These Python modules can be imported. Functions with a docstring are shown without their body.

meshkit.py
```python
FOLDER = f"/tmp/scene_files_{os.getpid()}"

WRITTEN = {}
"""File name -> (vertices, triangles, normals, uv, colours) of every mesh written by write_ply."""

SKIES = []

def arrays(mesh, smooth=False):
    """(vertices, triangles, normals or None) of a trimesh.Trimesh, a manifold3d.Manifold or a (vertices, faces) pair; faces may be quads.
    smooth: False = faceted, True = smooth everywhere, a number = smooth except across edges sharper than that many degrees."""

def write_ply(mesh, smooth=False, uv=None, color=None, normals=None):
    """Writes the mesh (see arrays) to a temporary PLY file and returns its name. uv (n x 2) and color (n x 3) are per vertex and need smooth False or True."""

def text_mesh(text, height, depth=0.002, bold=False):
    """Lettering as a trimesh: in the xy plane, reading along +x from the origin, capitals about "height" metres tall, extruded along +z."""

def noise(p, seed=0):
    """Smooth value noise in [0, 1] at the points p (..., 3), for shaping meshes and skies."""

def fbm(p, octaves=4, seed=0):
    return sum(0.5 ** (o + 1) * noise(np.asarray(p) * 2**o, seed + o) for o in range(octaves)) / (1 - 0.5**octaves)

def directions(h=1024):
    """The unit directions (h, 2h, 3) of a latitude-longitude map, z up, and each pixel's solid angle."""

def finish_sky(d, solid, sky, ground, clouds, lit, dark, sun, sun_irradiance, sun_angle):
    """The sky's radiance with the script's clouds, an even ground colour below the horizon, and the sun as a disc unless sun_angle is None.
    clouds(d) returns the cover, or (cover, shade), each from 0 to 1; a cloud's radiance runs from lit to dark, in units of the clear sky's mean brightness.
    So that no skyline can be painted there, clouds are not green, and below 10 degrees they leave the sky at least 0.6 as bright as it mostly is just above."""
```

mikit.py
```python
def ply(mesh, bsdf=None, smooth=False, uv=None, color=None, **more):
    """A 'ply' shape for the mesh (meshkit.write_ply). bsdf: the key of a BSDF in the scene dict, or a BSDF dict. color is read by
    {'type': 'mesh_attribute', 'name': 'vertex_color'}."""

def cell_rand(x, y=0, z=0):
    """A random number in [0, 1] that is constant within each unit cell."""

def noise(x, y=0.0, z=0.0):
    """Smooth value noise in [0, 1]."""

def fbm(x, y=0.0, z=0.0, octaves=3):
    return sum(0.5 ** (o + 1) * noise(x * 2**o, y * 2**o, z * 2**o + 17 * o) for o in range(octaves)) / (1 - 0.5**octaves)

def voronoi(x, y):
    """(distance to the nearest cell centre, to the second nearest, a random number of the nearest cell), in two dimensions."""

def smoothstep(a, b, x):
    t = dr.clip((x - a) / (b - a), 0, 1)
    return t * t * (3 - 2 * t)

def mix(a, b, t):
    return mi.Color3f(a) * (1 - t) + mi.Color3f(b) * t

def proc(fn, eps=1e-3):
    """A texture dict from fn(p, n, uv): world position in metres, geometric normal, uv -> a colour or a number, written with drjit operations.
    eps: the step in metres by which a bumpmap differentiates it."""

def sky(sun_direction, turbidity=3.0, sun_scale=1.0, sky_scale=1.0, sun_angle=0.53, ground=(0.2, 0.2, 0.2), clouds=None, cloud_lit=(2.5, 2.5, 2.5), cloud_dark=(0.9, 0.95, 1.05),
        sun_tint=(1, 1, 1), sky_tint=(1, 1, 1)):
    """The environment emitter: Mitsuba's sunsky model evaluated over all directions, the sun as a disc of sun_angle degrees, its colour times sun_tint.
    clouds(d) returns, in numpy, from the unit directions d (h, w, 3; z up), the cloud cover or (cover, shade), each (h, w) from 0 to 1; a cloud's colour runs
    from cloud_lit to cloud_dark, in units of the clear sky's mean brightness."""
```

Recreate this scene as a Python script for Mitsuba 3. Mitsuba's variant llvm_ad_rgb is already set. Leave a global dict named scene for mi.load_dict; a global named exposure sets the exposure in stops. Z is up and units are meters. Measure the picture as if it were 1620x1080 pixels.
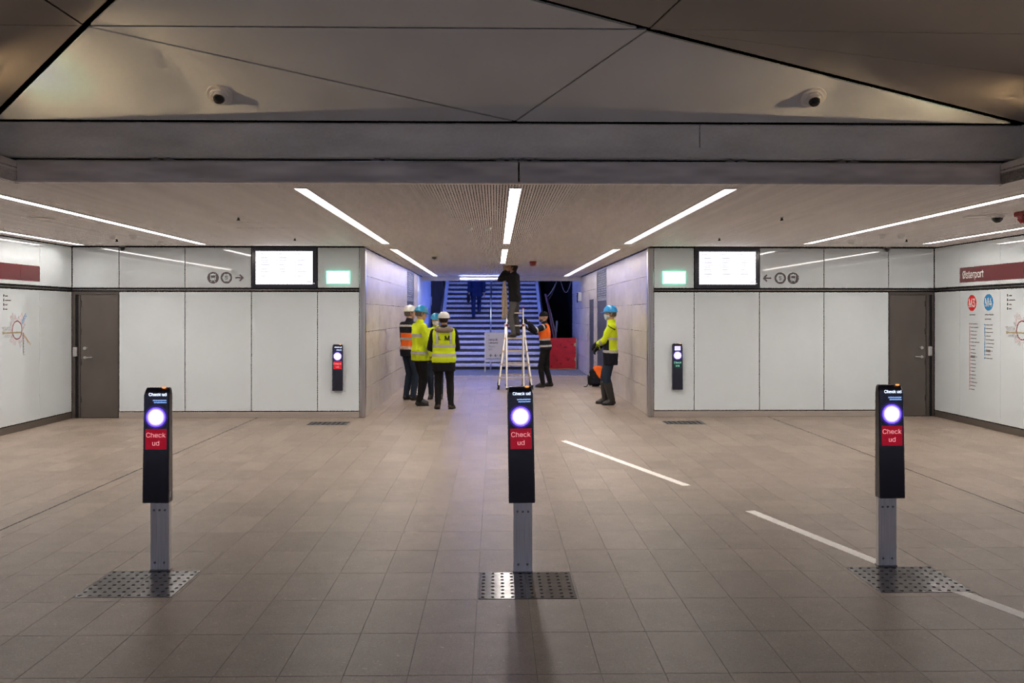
import math, random
import numpy as np, trimesh, manifold3d as m3, drjit as dr, mitsuba as mi
import mikit, meshkit
from mikit import proc, noise, fbm, cell_rand, smoothstep, mix
T = mi.ScalarTransform4f
scene, labels = {}, {}
rng = random.Random(7)

# ---------------------------------------------------------------- camera, exposure, large lamps
F_PIX, EYE, YAW = 1400.0, 1.69, math.atan(27 / 1400.0)
scene['camera'] = dict(type='perspective', fov=math.degrees(2 * math.atan(810 / F_PIX)), fov_axis='x', near_clip=0.05, far_clip=200.0,
                       principal_point_offset_x=0.0, principal_point_offset_y=(540 - 496) / 1080.0,
                       to_world=T().look_at(origin=[0, 0, EYE], target=[math.sin(YAW), math.cos(YAW), EYE], up=[0, 0, 1]))
exposure = 1.24
CEIL, LEFT, RIGHT, BACK = 2.78, -6.85, 7.25, 14.45        # hall: ceiling height, side walls, back wall
CL, CR, CEND = -2.13, 2.54, 26.0                          # corridor: left and right wall, end of its ceiling
VX0, VX1, VY0, VY1 = -3.98, 4.30, -3.0, 7.48              # the high opening above the camera
STRIP = (13.0, 11.8, 10.9)                                # radiance of the ceiling light strips
TUBE = (26.0, 39.0, 150.0)                                 # radiance of the cold tube lamps by the stairs, seen and added
UPLIGHT = (6.4, 4.5, 2.5)
HALL_FILL = (0.9, 1.0, 1.5)  # radiance of the unseen fill lamps added behind the viewer
REAR_FILL = (13.5, 14.8, 22.0)  # radiance of the unseen strips added behind the viewer as frontal fill

# ---------------------------------------------------------------- helpers
def numbered(key):
    if key not in scene and key not in labels and not any(k.startswith(key + '__') for k in scene):
        return key
    n = 1
    while f'{key}_{n:03d}' in scene or f'{key}_{n:03d}' in labels:
        n += 1
    return f'{key}_{n:03d}'

_count = {}
def free(key):
    n = _count.get(key, 0)
    _count[key] = n + 1
    return key if n == 0 else f'{key}_{n:03d}'

def thing(name, label, category, group=None, kind=None):
    key = free(name)
    labels[key] = {'label': label, 'category': category}
    if group: labels[key]['group'] = group
    if kind: labels[key]['kind'] = kind
    return key

def part(parent, name, mesh, bsdf, smooth=False, label=None, kind=None, **more):
    key = free(parent + '__' + name) if parent else free(name)
    scene[key] = mesh if isinstance(mesh, dict) else mikit.ply(mesh, bsdf, smooth, **more)
    if label or kind:
        labels[key] = {}
        if label: labels[key]['label'] = label
        if kind: labels[key]['kind'] = kind
    return key

def bx(x0, x1, y0, y1, z0, z1):
    return trimesh.creation.box(bounds=[[min(x0, x1), min(y0, y1), min(z0, z1)], [max(x0, x1), max(y0, y1), max(z0, z1)]])

def cbx(x0, x1, y0, y1, z0, z1, c=0.004):
    x0, x1, y0, y1, z0, z1 = min(x0, x1), max(x0, x1), min(y0, y1), max(y0, y1), min(z0, z1), max(z0, z1)
    pts = []
    for X, sx in ((x0, 1), (x1, -1)):
        for Y, sy in ((y0, 1), (y1, -1)):
            for Z, sz in ((z0, 1), (z1, -1)):
                pts += [(X, Y + sy * c, Z + sz * c), (X + sx * c, Y, Z + sz * c), (X + sx * c, Y + sy * c, Z)]
    return tm(m3.Manifold.hull_points(np.array(pts)))

def tm(m):
    g = m.to_mesh()
    return trimesh.Trimesh(g.vert_properties[:, :3], g.tri_verts, process=True)

def to_m3(mesh):
    return m3.Manifold(m3.Mesh(np.asarray(mesh.vertices, np.float32), np.asarray(mesh.faces, np.uint32)))

def cat(*ms):
    return trimesh.util.concatenate(list(ms[0]) if len(ms) == 1 and isinstance(ms[0], (list, tuple)) else list(ms))

def rod(a, b, r, n=10):
    return trimesh.creation.cylinder(radius=r, segment=[a, b], sections=n)

def tube(pts, r, n=8):
    pts = np.asarray(pts, float)
    return cat([rod(pts[i], pts[i + 1], r, n) for i in range(len(pts) - 1)] + [trimesh.creation.icosphere(1, r).apply_translation(p) for p in pts[1:-1]])

def bar(a, b, w, d, up=(0, 0, 1)):
    """A rectangular bar from a to b, w across and d along 'up'."""
    a, b = np.array(a, float), np.array(b, float)
    z = b - a; L = np.linalg.norm(z); z /= L
    x = np.cross(np.array(up, float), z); x /= np.linalg.norm(x)
    y = np.cross(z, x)
    m = trimesh.creation.box(extents=[w, d, L])
    M = np.eye(4); M[:3, 0], M[:3, 1], M[:3, 2], M[:3, 3] = x, y, z, (a + b) / 2
    return m.apply_transform(M)

def quad(p0, p1, p2, p3):
    return trimesh.Trimesh([p0, p1, p2, p3], [[0, 1, 2], [0, 2, 3]], process=False)

def frame(o, x, y):
    x, y = np.array(x, float), np.array(y, float)
    x /= np.linalg.norm(x); y /= np.linalg.norm(y)
    M = np.eye(4); M[:3, 0], M[:3, 1], M[:3, 2], M[:3, 3] = x, y, np.cross(x, y), o
    return M

XB, YB = (1, 0, 0), (0, 0, 1)          # lettering on the back wall, on the right wall and on the left wall
FR, FL = (0, -1, 0), (0, 1, 0)
def txt(text, h, o, x=XB, y=YB, depth=0.002, bold=False, centre=False, squeeze=1.0):
    m = meshkit.text_mesh(text, h, depth, bold)
    if squeeze != 1.0: m.apply_scale([squeeze, 1, 1])
    if centre: m.apply_translation([-m.bounds[:, 0].mean(), 0, 0])
    return m.apply_transform(frame(o, x, y))

def flat(m, o, x=XB, y=YB):
    return m.apply_transform(frame(o, x, y))

def disc(r, depth=0.002, n=40):
    return trimesh.creation.cylinder(radius=r, height=depth, sections=n).apply_translation([0, 0, depth / 2])

def ring(r0, r1, depth=0.002, n=40):
    return trimesh.creation.annulus(r_min=r0, r_max=r1, height=depth, sections=n).apply_translation([0, 0, depth / 2])

def seg(x0, y0, x1, y1, w, depth=0.002):
    return bar((x0, y0, depth / 2), (x1, y1, depth / 2), w, depth)

def lathe(profile, n=28):
    return trimesh.creation.revolve(np.array(profile, float), sections=n)

def emit(rad, weight=1.0):
    return dict(type='area', radiance={'type': 'rgb', 'value': list(map(float, rad))}, sampling_weight=float(weight))

# ---------------------------------------------------------------- materials
def rgb(c): return {'type': 'rgb', 'value': list(map(float, c))}
def mat(name, color, rough=0.5, metal=0.0, spec=0.5, **kw):
    d = dict(type='principled', base_color=color if isinstance(color, dict) else rgb(color), roughness=rough, metallic=metal, **kw)
    if metal == 0: d['specular'] = spec
    scene['mat_' + name] = dict(type='twosided', bsdf=d)
    return 'mat_' + name

TW, TD, TX0, TY0 = 0.3015, 0.5467, -0.105, 5.785           # floor tile size and origin
def f_floor(p, n, uv):
    r = cell_rand(dr.floor((p.x - TX0) / TW), dr.floor((p.y - TY0) / TD), 3)
    s = fbm(p.x * 9, p.y * 9, 0.0, 3)
    g = noise(p.x * 160, p.y * 160, 1.0)
    k = 0.86 + 0.16 * r + 0.16 * (s - 0.5) + 0.20 * (g - 0.5) + 0.55 * smoothstep(0.90, 0.99, noise(p.x * 95, p.y * 95, 7.0))
    return mi.Color3f(0.252, 0.203, 0.164) * k
mat('floor', proc(f_floor), 0.44, spec=0.26)
def f_stone(p, n, uv):
    r = cell_rand(dr.floor((p.y - 14.5) / 0.9), dr.floor(p.z / 0.46), 5)
    s = fbm(p.y * 2.5, p.z * 5, p.x * 3, 4)
    g = noise(p.y * 110, p.z * 110, p.x * 50)
    return mi.Color3f(0.455, 0.412, 0.372) * (0.84 + 0.09 * r + 0.34 * (s - 0.5) + 0.10 * (g - 0.5) + 0.08)
mat('stone', proc(f_stone), 0.45, spec=0.35)
def f_concrete(p, n, uv):
    s = fbm(p.x * 1.5, p.y * 3, p.z * 4, 4)
    g = noise(p.x * 60, p.y * 60, p.z * 60)
    pore = smoothstep(0.93, 0.99, noise(p.x * 38, p.y * 38, p.z * 38 + 4))
    return mi.Color3f(0.80, 0.80, 0.76) * (0.70 + 0.60 * s + 0.10 * (g - 0.5) - 0.35 * pore)
mat('concrete', proc(f_concrete), 0.55, spec=0.4)
def f_fascia(p, n, uv):
    s = fbm(p.x * 2.2, p.y * 2.2, p.z * 9, 3)
    return mi.Color3f(0.72, 0.69, 0.66) * (0.38 + 1.2 * s)
mat('fascia', proc(f_fascia), 0.34, metal=0.3)
def f_brushed(p, n, uv):
    return mi.Color3f(0.62, 0.605, 0.59) * (0.80 + 0.40 * fbm(p.x * 240, p.y * 240, p.z * 4, 2))
mat('steel', proc(f_brushed), 0.36, metal=0.4)
mat('steel_corner', proc(lambda p, n, uv: mi.Color3f(0.50, 0.475, 0.45) * (0.7 + 0.5 * fbm(p.x * 120, p.y * 120, p.z * 2, 2))), 0.26, metal=0.95)
mat('bright_steel', (0.66, 0.65, 0.64), 0.16, metal=1.0)
def f_plate(p, n, uv):
    return mi.Color3f(0.055, 0.051, 0.050) * (0.72 + 0.5 * fbm(p.x * 14, p.y * 14, 2.0, 3))
mat('plate', proc(f_plate), 0.17, spec=0.5)
mat('glass_white', (0.70, 0.765, 0.79), 0.025, spec=0.66)
def f_slat(p, n, uv):
    return mi.Color3f(0.80, 0.765, 0.745) * (0.92 + 0.16 * noise(p.x * 38.46, 3.0, dr.floor(p.y / 2.4)))
mat('slat', proc(f_slat), 0.55, spec=0.3)
def f_facet(p, n, uv):
    return mi.Color3f(0.60, 0.635, 0.665) * (0.94 + 0.12 * noise(p.x * 3, p.y * 3, p.z * 3))
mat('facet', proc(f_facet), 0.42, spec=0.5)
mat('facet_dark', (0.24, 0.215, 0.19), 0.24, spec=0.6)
mat('black', (0.008, 0.008, 0.009), 0.6, spec=0.2)
mat('void', (0.006, 0.006, 0.007), 0.9, spec=0.05)
mat('gloss_black', (0.017, 0.018, 0.028), 0.16, spec=0.5)
mat('rail', (0.20, 0.18, 0.165), 0.30, metal=1.0)
mat('door', proc(lambda p, n, uv: mi.Color3f(0.088, 0.074, 0.064) * (0.85 + 0.3 * fbm(p.x * 4, 1.0, p.z * 2, 3))), 0.38, spec=0.45)
mat('door_frame', (0.060, 0.050, 0.044), 0.4, spec=0.4)
def f_base(p, n, uv):
    return mi.Color3f(0.44, 0.385, 0.34) * (0.85 + 0.3 * fbm(p.x * 3, p.y * 3, p.z * 80, 2))
mat('baseboard', proc(f_base), 0.34, metal=0.35)
mat('slat_gap', (0.055, 0.046, 0.041), 0.7, spec=0.1)
mat('bronze', (0.17, 0.145, 0.125), 0.4, metal=0.6)
mat('white', (0.72, 0.71, 0.69), 0.45)
mat('off_white', (0.62, 0.60, 0.57), 0.5)
mat('tape', proc(lambda p, n, uv: mi.Color3f(0.80, 0.78, 0.74) * (0.86 + 0.2 * fbm(p.x * 30, p.y * 30, 0.0, 3))), 0.5)
mat('maroon', (0.085, 0.012, 0.014), 0.28)
mat('red', (0.52, 0.012, 0.016), 0.4)
mat('red_dark', (0.20, 0.010, 0.012), 0.4)
mat('blue_sign', (0.016, 0.19, 0.42), 0.35)
mat('grey_text', (0.065, 0.055, 0.06), 0.5)
mat('pale_text', (0.40, 0.38, 0.37), 0.5)
mat('gold', (0.36, 0.30, 0.17), 0.5)
mat('pink_line', (0.52, 0.20, 0.20), 0.5)
mat('mid_grey', (0.17, 0.165, 0.16), 0.5)
mat('aluminium', (0.63, 0.60, 0.56), 0.32, metal=0.75)
mat('rung', (0.60, 0.52, 0.42), 0.4, metal=0.45)
mat('board_red', proc(lambda p, n, uv: mi.Color3f(0.55, 0.016, 0.028) * (0.80 + 0.4 * fbm(p.x * 6, p.y * 6, p.z * 6, 3)) * (1 - 0.7 * smoothstep(0.70, 0.82, fbm(p.x * 9 + 3, 0.0, p.z * 12, 3)))), 0.5)
mat('wood_edge', (0.50, 0.36, 0.20), 0.6)
def f_tread(p, n, uv):
    return mi.Color3f(0.62, 0.605, 0.61) * (0.75 + 0.5 * fbm(p.x * 5, p.y * 5, p.z * 5, 3))
mat('tread', proc(f_tread), 0.45)
mat('riser', (0.035, 0.035, 0.04), 0.6)
mat('mat_rubber', proc(lambda p, n, uv: mi.Color3f(0.105, 0.105, 0.115) * (0.8 + 0.4 * noise(p.x * 90, p.y * 90, 0.0))), 0.7, spec=0.2)
mat('balustrade', (0.44, 0.46, 0.50), 0.25, spec=0.5)
mat('wall_paint', proc(lambda p, n, uv: mi.Color3f(0.50, 0.57, 0.70) * (0.9 + 0.2 * fbm(p.x * 2, p.y * 2, p.z * 3, 3))), 0.5)  # blue light from the stairwell put into the wall colour
mat('dark_wall', proc(lambda p, n, uv: mi.Color3f(0.040, 0.036, 0.033) * (0.6 + 0.8 * fbm(p.x * 26, p.y * 3, p.z * 2, 3))), 0.6)
mat('cable', (0.035, 0.034, 0.036), 0.6)
mat('cable_maroon', (0.09, 0.03, 0.045), 0.6)
mat('tan', proc(lambda p, n, uv: mi.Color3f(0.36, 0.28, 0.19) * (0.6 + 0.8 * noise(p.x * 60, p.y * 60, p.z * 40))), 0.8)
mat('housing_dark', (0.02, 0.02, 0.022), 0.4)
mat('dome', (0.006, 0.006, 0.007), 0.05, spec=0.6)
mat('navy_panel', (0.022, 0.026, 0.075), 0.16, spec=0.5)  # black panel with the blue ring glow put into its colour
mat('green_panel', (0.006, 0.055, 0.040), 0.2)
# people
def cloth(name, c, rough=0.85, spec=0.2):
    mat(name, rgb(c), rough, spec=spec)
cloth('skin', (0.47, 0.27, 0.19), 0.5, 0.35); cloth('lip', (0.36, 0.13, 0.10)); cloth('eye', (0.03, 0.02, 0.02), 0.3)
cloth('hair', (0.020, 0.015, 0.012)); cloth('hair_grey', (0.10, 0.085, 0.07))
cloth('hivis', (0.60, 0.74, 0.020)); cloth('orange', (0.90, 0.155, 0.022)); cloth('navy', (0.010, 0.011, 0.017)); cloth('coat', (0.008, 0.008, 0.009))
cloth('reflective', (0.43, 0.42, 0.41), 0.4, 0.5); cloth('jeans', (0.020, 0.030, 0.050)); cloth('trousers', (0.010, 0.010, 0.011)); cloth('trousers_grey', (0.082, 0.080, 0.078))
cloth('suit_blue', (0.010, 0.022, 0.070)); cloth('boot', (0.020, 0.018, 0.016), 0.5, 0.4); cloth('wellington', (0.022, 0.021, 0.020), 0.35, 0.5); cloth('sole', (0.03, 0.028, 0.026))
cloth('boot_brown', (0.045, 0.032, 0.024), 0.6, 0.3)
cloth('glove', (0.009, 0.009, 0.010)); cloth('glove_tip', (0.42, 0.36, 0.28)); cloth('fur', (0.22, 0.17, 0.13)); cloth('mask', (0.52, 0.62, 0.66)); cloth('mask_white', (0.62, 0.63, 0.64))
cloth('helmet_white', (0.70, 0.69, 0.66), 0.3, 0.5); cloth('helmet_blue', (0.012, 0.20, 0.36), 0.3, 0.5); cloth('helmet_light', (0.016, 0.24, 0.52), 0.3, 0.5); cloth('bag', (0.014, 0.014, 0.015)); cloth('beanie', (0.009, 0.009, 0.011))

# ---------------------------------------------------------------- light strips in the ceiling (they are things; built first as the main lamps)
def light_strip(x, y0, y1, label, w=0.10, rad=STRIP, group='long light strips in the ceiling'):
    t = thing('ceiling_light_strip', label, 'light', group)
    part(t, 'diffuser', quad((x - w / 2, y0, CEIL - .012), (x - w / 2, y1, CEIL - .012), (x + w / 2, y1, CEIL - .012), (x + w / 2, y0, CEIL - .012)), 'mat_white', emitter=emit(rad, 3.0))
    fr = cat(bx(x - w / 2 - .008, x - w / 2, y0 - .008, y1 + .008, CEIL - .005, CEIL + .02), bx(x + w / 2, x + w / 2 + .008, y0 - .008, y1 + .008, CEIL - .005, CEIL + .02),
             bx(x - w / 2, x + w / 2, y0 - .008, y0, CEIL - .005, CEIL + .02), bx(x - w / 2, x + w / 2, y1, y1 + .008, CEIL - .005, CEIL + .02))
    part(t, 'frame', fr, 'mat_aluminium')
light_strip(-1.68, 7.68, 13.66, 'white light strip in the front hall ceiling running towards the left corridor corner')
light_strip(0.178, 7.62, 13.62, 'short-looking white light strip down the middle of the front hall ceiling')
light_strip(2.045, 7.64, 13.6, 'white light strip in the front hall ceiling running towards the right corridor corner')
light_strip(-4.545, 7.5, 13.84, 'white light strip between the beam corner and the arrow pictograms on the left')
light_strip(4.826, 7.5, 13.60, 'white light strip between the beam corner and the arrow pictograms on the right')
light_strip(-6.50, 7.0, 14.02, 'white light strip in the ceiling close to the left map wall')
light_strip(6.66, 7.0, 13.55, 'white light strip in the ceiling close to the right station-name wall')
light_strip(-1.70, 14.83, 25.3, 'white light strip over the left side of the corridor beside the group in helmets')
light_strip(2.045, 14.78, 25.4, 'white light strip over the right side of the corridor above the lone man in yellow')
light_strip(0.17, 14.81, 19.05, 'white light strip in the middle of the corridor ceiling above the ladder man')
for x, s in ((-4.5, 'far left'), (-1.7, 'inner left'), (2.05, 'inner right'), (4.8, 'far right')):  # unseen strips added to light the posts and beam from the front
    light_strip(x, -9.6, -3.4, f'unseen cool fill strip added in the ceiling behind the viewer, {s}', rad=REAR_FILL, group='added fill strips behind the viewer')
# cold tube lamps at the stairs: one seen, the stairwell pair added
def work_lamp(x0, x1, y, z, label, hang):
    t = thing('tube_lamp', label, 'lamp', None)
    part(t, 'tube', rod((x0, y, z), (x1, y, z), 0.016, 12), 'mat_white', emitter=emit(TUBE, 3.0))
    part(t, 'housing', cat(bx(x0 - .03, x1 + .03, y + .02, y + .045, z - .012, z + .012), bx(x0 - .03, x0, y - .025, y + .025, z - .025, z + .03), bx(x1, x1 + .03, y - .025, y + .025, z - .025, z + .03)), 'mat_off_white')
    part(t, 'hanger', cat(rod((x0 + .15, y + .032, z), (x0 + .15, y + .032, hang), .004, 6), rod((x1 - .15, y + .032, z), (x1 - .15, y + .032, hang), .004, 6)), 'mat_mid_grey')
work_lamp(-1.0, 0.22, 25.55, 2.70, 'glaring cold tube lamp hung under the end of the corridor ceiling before the stairs', CEIL)

# ---------------------------------------------------------------- the setting
def struct(name, label, category):
    return thing(name, label, category, kind='structure')

# floor
floor = struct('floor', 'grey brown granite tile floor of the station hall and corridor', 'floor')
part(floor, 'bed', bx(LEFT, RIGHT, -10.0, CEND + 1.2, -0.12, -0.003), 'mat_mid_grey')
PLATES = [(-2.515, -1.930, 5.315, 5.862), (-0.102, 0.490, 5.242, 5.783), (2.337, 2.915, 5.315, 5.862)]
def minus_plates(x0, x1, y0, y1):
    out = [(x0, x1, y0, y1)]
    for a, b, c, d in PLATES:
        nxt = []
        for (p, q, r, s) in out:
            if p >= b or q <= a or r >= d or s <= c:
                nxt.append((p, q, r, s)); continue
            if p < a: nxt.append((p, a, r, s))
            if q > b: nxt.append((b, q, r, s))
            m0, m1 = max(p, a), min(q, b)
            if r < c: nxt.append((m0, m1, r, c))
            if s > d: nxt.append((m0, m1, d, s))
        out = nxt
    return [o for o in out if o[1] - o[0] > .006 and o[3] - o[2] > .006]
cells, g = [], 0.0013
for j in range(-29, 40):
    for i in range(-24, 26):
        x0, y0 = TX0 + i * TW, TY0 + j * TD
        x1, y1 = x0 + TW, y0 + TD
        if y0 > 26.0 or y1 < -10 or x1 < LEFT + .05 or x0 > RIGHT - .05: continue
        if y0 > BACK and (x1 < CL or x0 > CR): continue
        x0, x1, y1 = max(x0, LEFT), min(x1, RIGHT), min(y1, 24.08)
        if y1 - y0 < .03: continue
        for (a, b, c, d) in minus_plates(x0, x1, y0, y1):
            cy, cx = (c + d) / 2, (a + b) / 2
            u = 810 + 1400 * (cx / cy - .0193) if cy > 1 else 1e9
            vis = d > 3.12 and -20 < u < 1640 and cy > 1
            cells.append((0 if vis else 1, cy, cx, (a, b, c, d)))
cells.sort()
def tile_box(a, b, c, d, e=0.0008):
    z = 0.0
    v = [(a + g, c + g, -.008), (b - g, c + g, -.008), (b - g, d - g, -.008), (a + g, d - g, -.008), (a + g, c + g, z - e), (b - g, c + g, z - e), (b - g, d - g, z - e), (a + g, d - g, z - e),
         (a + g + e, c + g + e, z), (b - g - e, c + g + e, z), (b - g - e, d - g - e, z), (a + g + e, d - g - e, z)]
    f = []
    for k in range(4):
        l = (k + 1) % 4
        f += [[k, l, l + 4], [k, l + 4, k + 4], [k + 4, l + 4, l + 8], [k + 4, l + 8, k + 8]]
    f += [[8, 9, 10], [8, 10, 11]]
    return trimesh.Trimesh(v, f, process=False)
for k, (_, _, _, c) in enumerate(cells[:298]):
    part(floor, 'tile', tile_box(*c), 'mat_floor')
part(floor, 'tile_field', cat([tile_box(*c[3]) for c in cells[298:]]), 'mat_floor', kind='stuff')
part(floor, 'joint', bx(-3.868, -3.852, -10, BACK, -.004, .0006), 'mat_black')
part(floor, 'joint', bx(4.472, 4.488, -10, BACK, -.004, .0006), 'mat_black')
part(floor, 'threshold', bx(CL, CR, 24.085, 24.135, -.006, .004), 'mat_aluminium', label='bright metal strip across the corridor floor')
part(floor, 'mat', bx(CL, CR, 24.14, 26.75, -.006, .003), 'mat_mat_rubber', label='dark mat area before the stairs')

# white marking tape on the floor
def tape(pts, label):
    t = thing('floor_tape', label, 'floor tape', 'white tape lines on the floor')
    (ax, ay), (bx_, by) = pts
    scene[t] = mikit.ply(bar((ax, ay, .0008), (bx_, by, .0008), .088, .0012), 'mat_tape')
tape(((.915, 11.75), (1.885, 8.67)), 'white tape strip on the floor nearest the corridor, right of the middle post')
tape(((2.185, 7.545), (2.61, 5.94)), 'white tape strip on the floor ending behind the right ticket post')
tape(((2.815, 5.35), (3.25, 4.0)), 'white tape strip on the floor in front of the right ticket post')

# back walls
PT = .018
def glass_panel(parent, x0, x1, z0, z1, y=BACK):
    part(parent, 'panel', cbx(x0 + .006, x1 - .006, y - PT, y, z0, z1, .002), 'mat_glass_white')
def back_wall(name, label, xs, door, screen, end):
    w = struct(name, label, 'wall')
    lo, hi = min(xs), max(xs)
    part(w, 'backing', bx(lo - .03, hi + .03, BACK, BACK + .25, 0, CEIL), 'mat_black')
    for a, b in zip(xs[:-1], xs[1:]):
        if (a, b) != screen: glass_panel(w, a, b, 2.112, 2.762)
        if (a, b) != door: glass_panel(w, a, b, .112, 2.040)
    part(w, 'rail', bx(lo, hi, BACK - .012, BACK, 2.067, 2.083), 'mat_rail')
    a, b = (door[1], hi) if door[0] == lo else (lo, door[0])
    part(w, 'baseboard', cbx(a, b, BACK - .022, BACK, 0, .098, .003), 'mat_baseboard')
    return w
XL = [-6.83, -6.08, -5.02, -3.95, -2.883, -2.205]
XR = [2.60, 3.263, 4.338, 5.405, 6.475, 7.23]
back_wall('wall_back_left', 'white back-painted glass wall left of the corridor mouth', XL, (XL[0], XL[1]), (XL[3], XL[4]), 1)
back_wall('wall_back_right', 'white back-painted glass wall right of the corridor mouth', XR, (XR[4], XR[5]), (XR[1], XR[2]), 1)

def steel_corner(x, side, label):
    t = thing('corner_post', label, 'steel corner post', 'steel corner posts of the corridor mouth')
    scene[t] = mikit.ply(cat(cbx(x - .048, x + .048, BACK - .035, BACK + .10, 0, CEIL - .012, .012)), 'mat_steel_corner')
steel_corner(-2.155, -1, 'brushed steel corner post at the left corner of the corridor mouth')
steel_corner(2.55, 1, 'brushed steel corner post at the right corner of the corridor mouth')

# side walls
def side_wall(name, label, x, inward, ys):
    w = struct(name, label, 'wall')
    xo = x - inward * .2
    part(w, 'backing', bx(x, xo, ys[-1], BACK + .25, 0, CEIL), 'mat_black')
    part(w, 'concrete', bx(x + inward * .01, xo, -10.0, ys[-1] - .01, 0, CEIL), 'mat_concrete')
    for a, b in zip(ys[1:], ys[:-1]):
        part(w, 'panel', cbx(x, x + inward * PT, a + .002, b - .002, 2.112, 2.762, .002), 'mat_glass_white')
        part(w, 'panel', cbx(x, x + inward * PT, a + .002, b - .002, .112, 2.040, .002), 'mat_glass_white')
    part(w, 'rail', bx(x, x + inward * .012, ys[-1], ys[0], 2.067, 2.083), 'mat_rail')
    part(w, 'baseboard', cbx(x, x + inward * .02, ys[-1], ys[0], 0, .098, .003), 'mat_bronze')
YSL = [BACK - .03, 13.42, 12.30, 11.2, 10.1, 9.0, 7.9, 6.8]
YSR = [BACK - .03, 13.63, 12.53, 11.43, 10.33, 9.23, 8.13, 7.03]
side_wall('wall_left', 'white glass panel wall on the left with the network map', LEFT, 1, YSL)
side_wall('wall_right', 'white glass panel wall on the right with the station name band', RIGHT, -1, YSR)
wb = struct('wall_behind', 'plain grey end wall behind the viewer', 'wall')
part(wb, 'face', bx(LEFT - .2, RIGHT + .2, -10.2, -10.0, 0, 5), 'mat_concrete')

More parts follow.
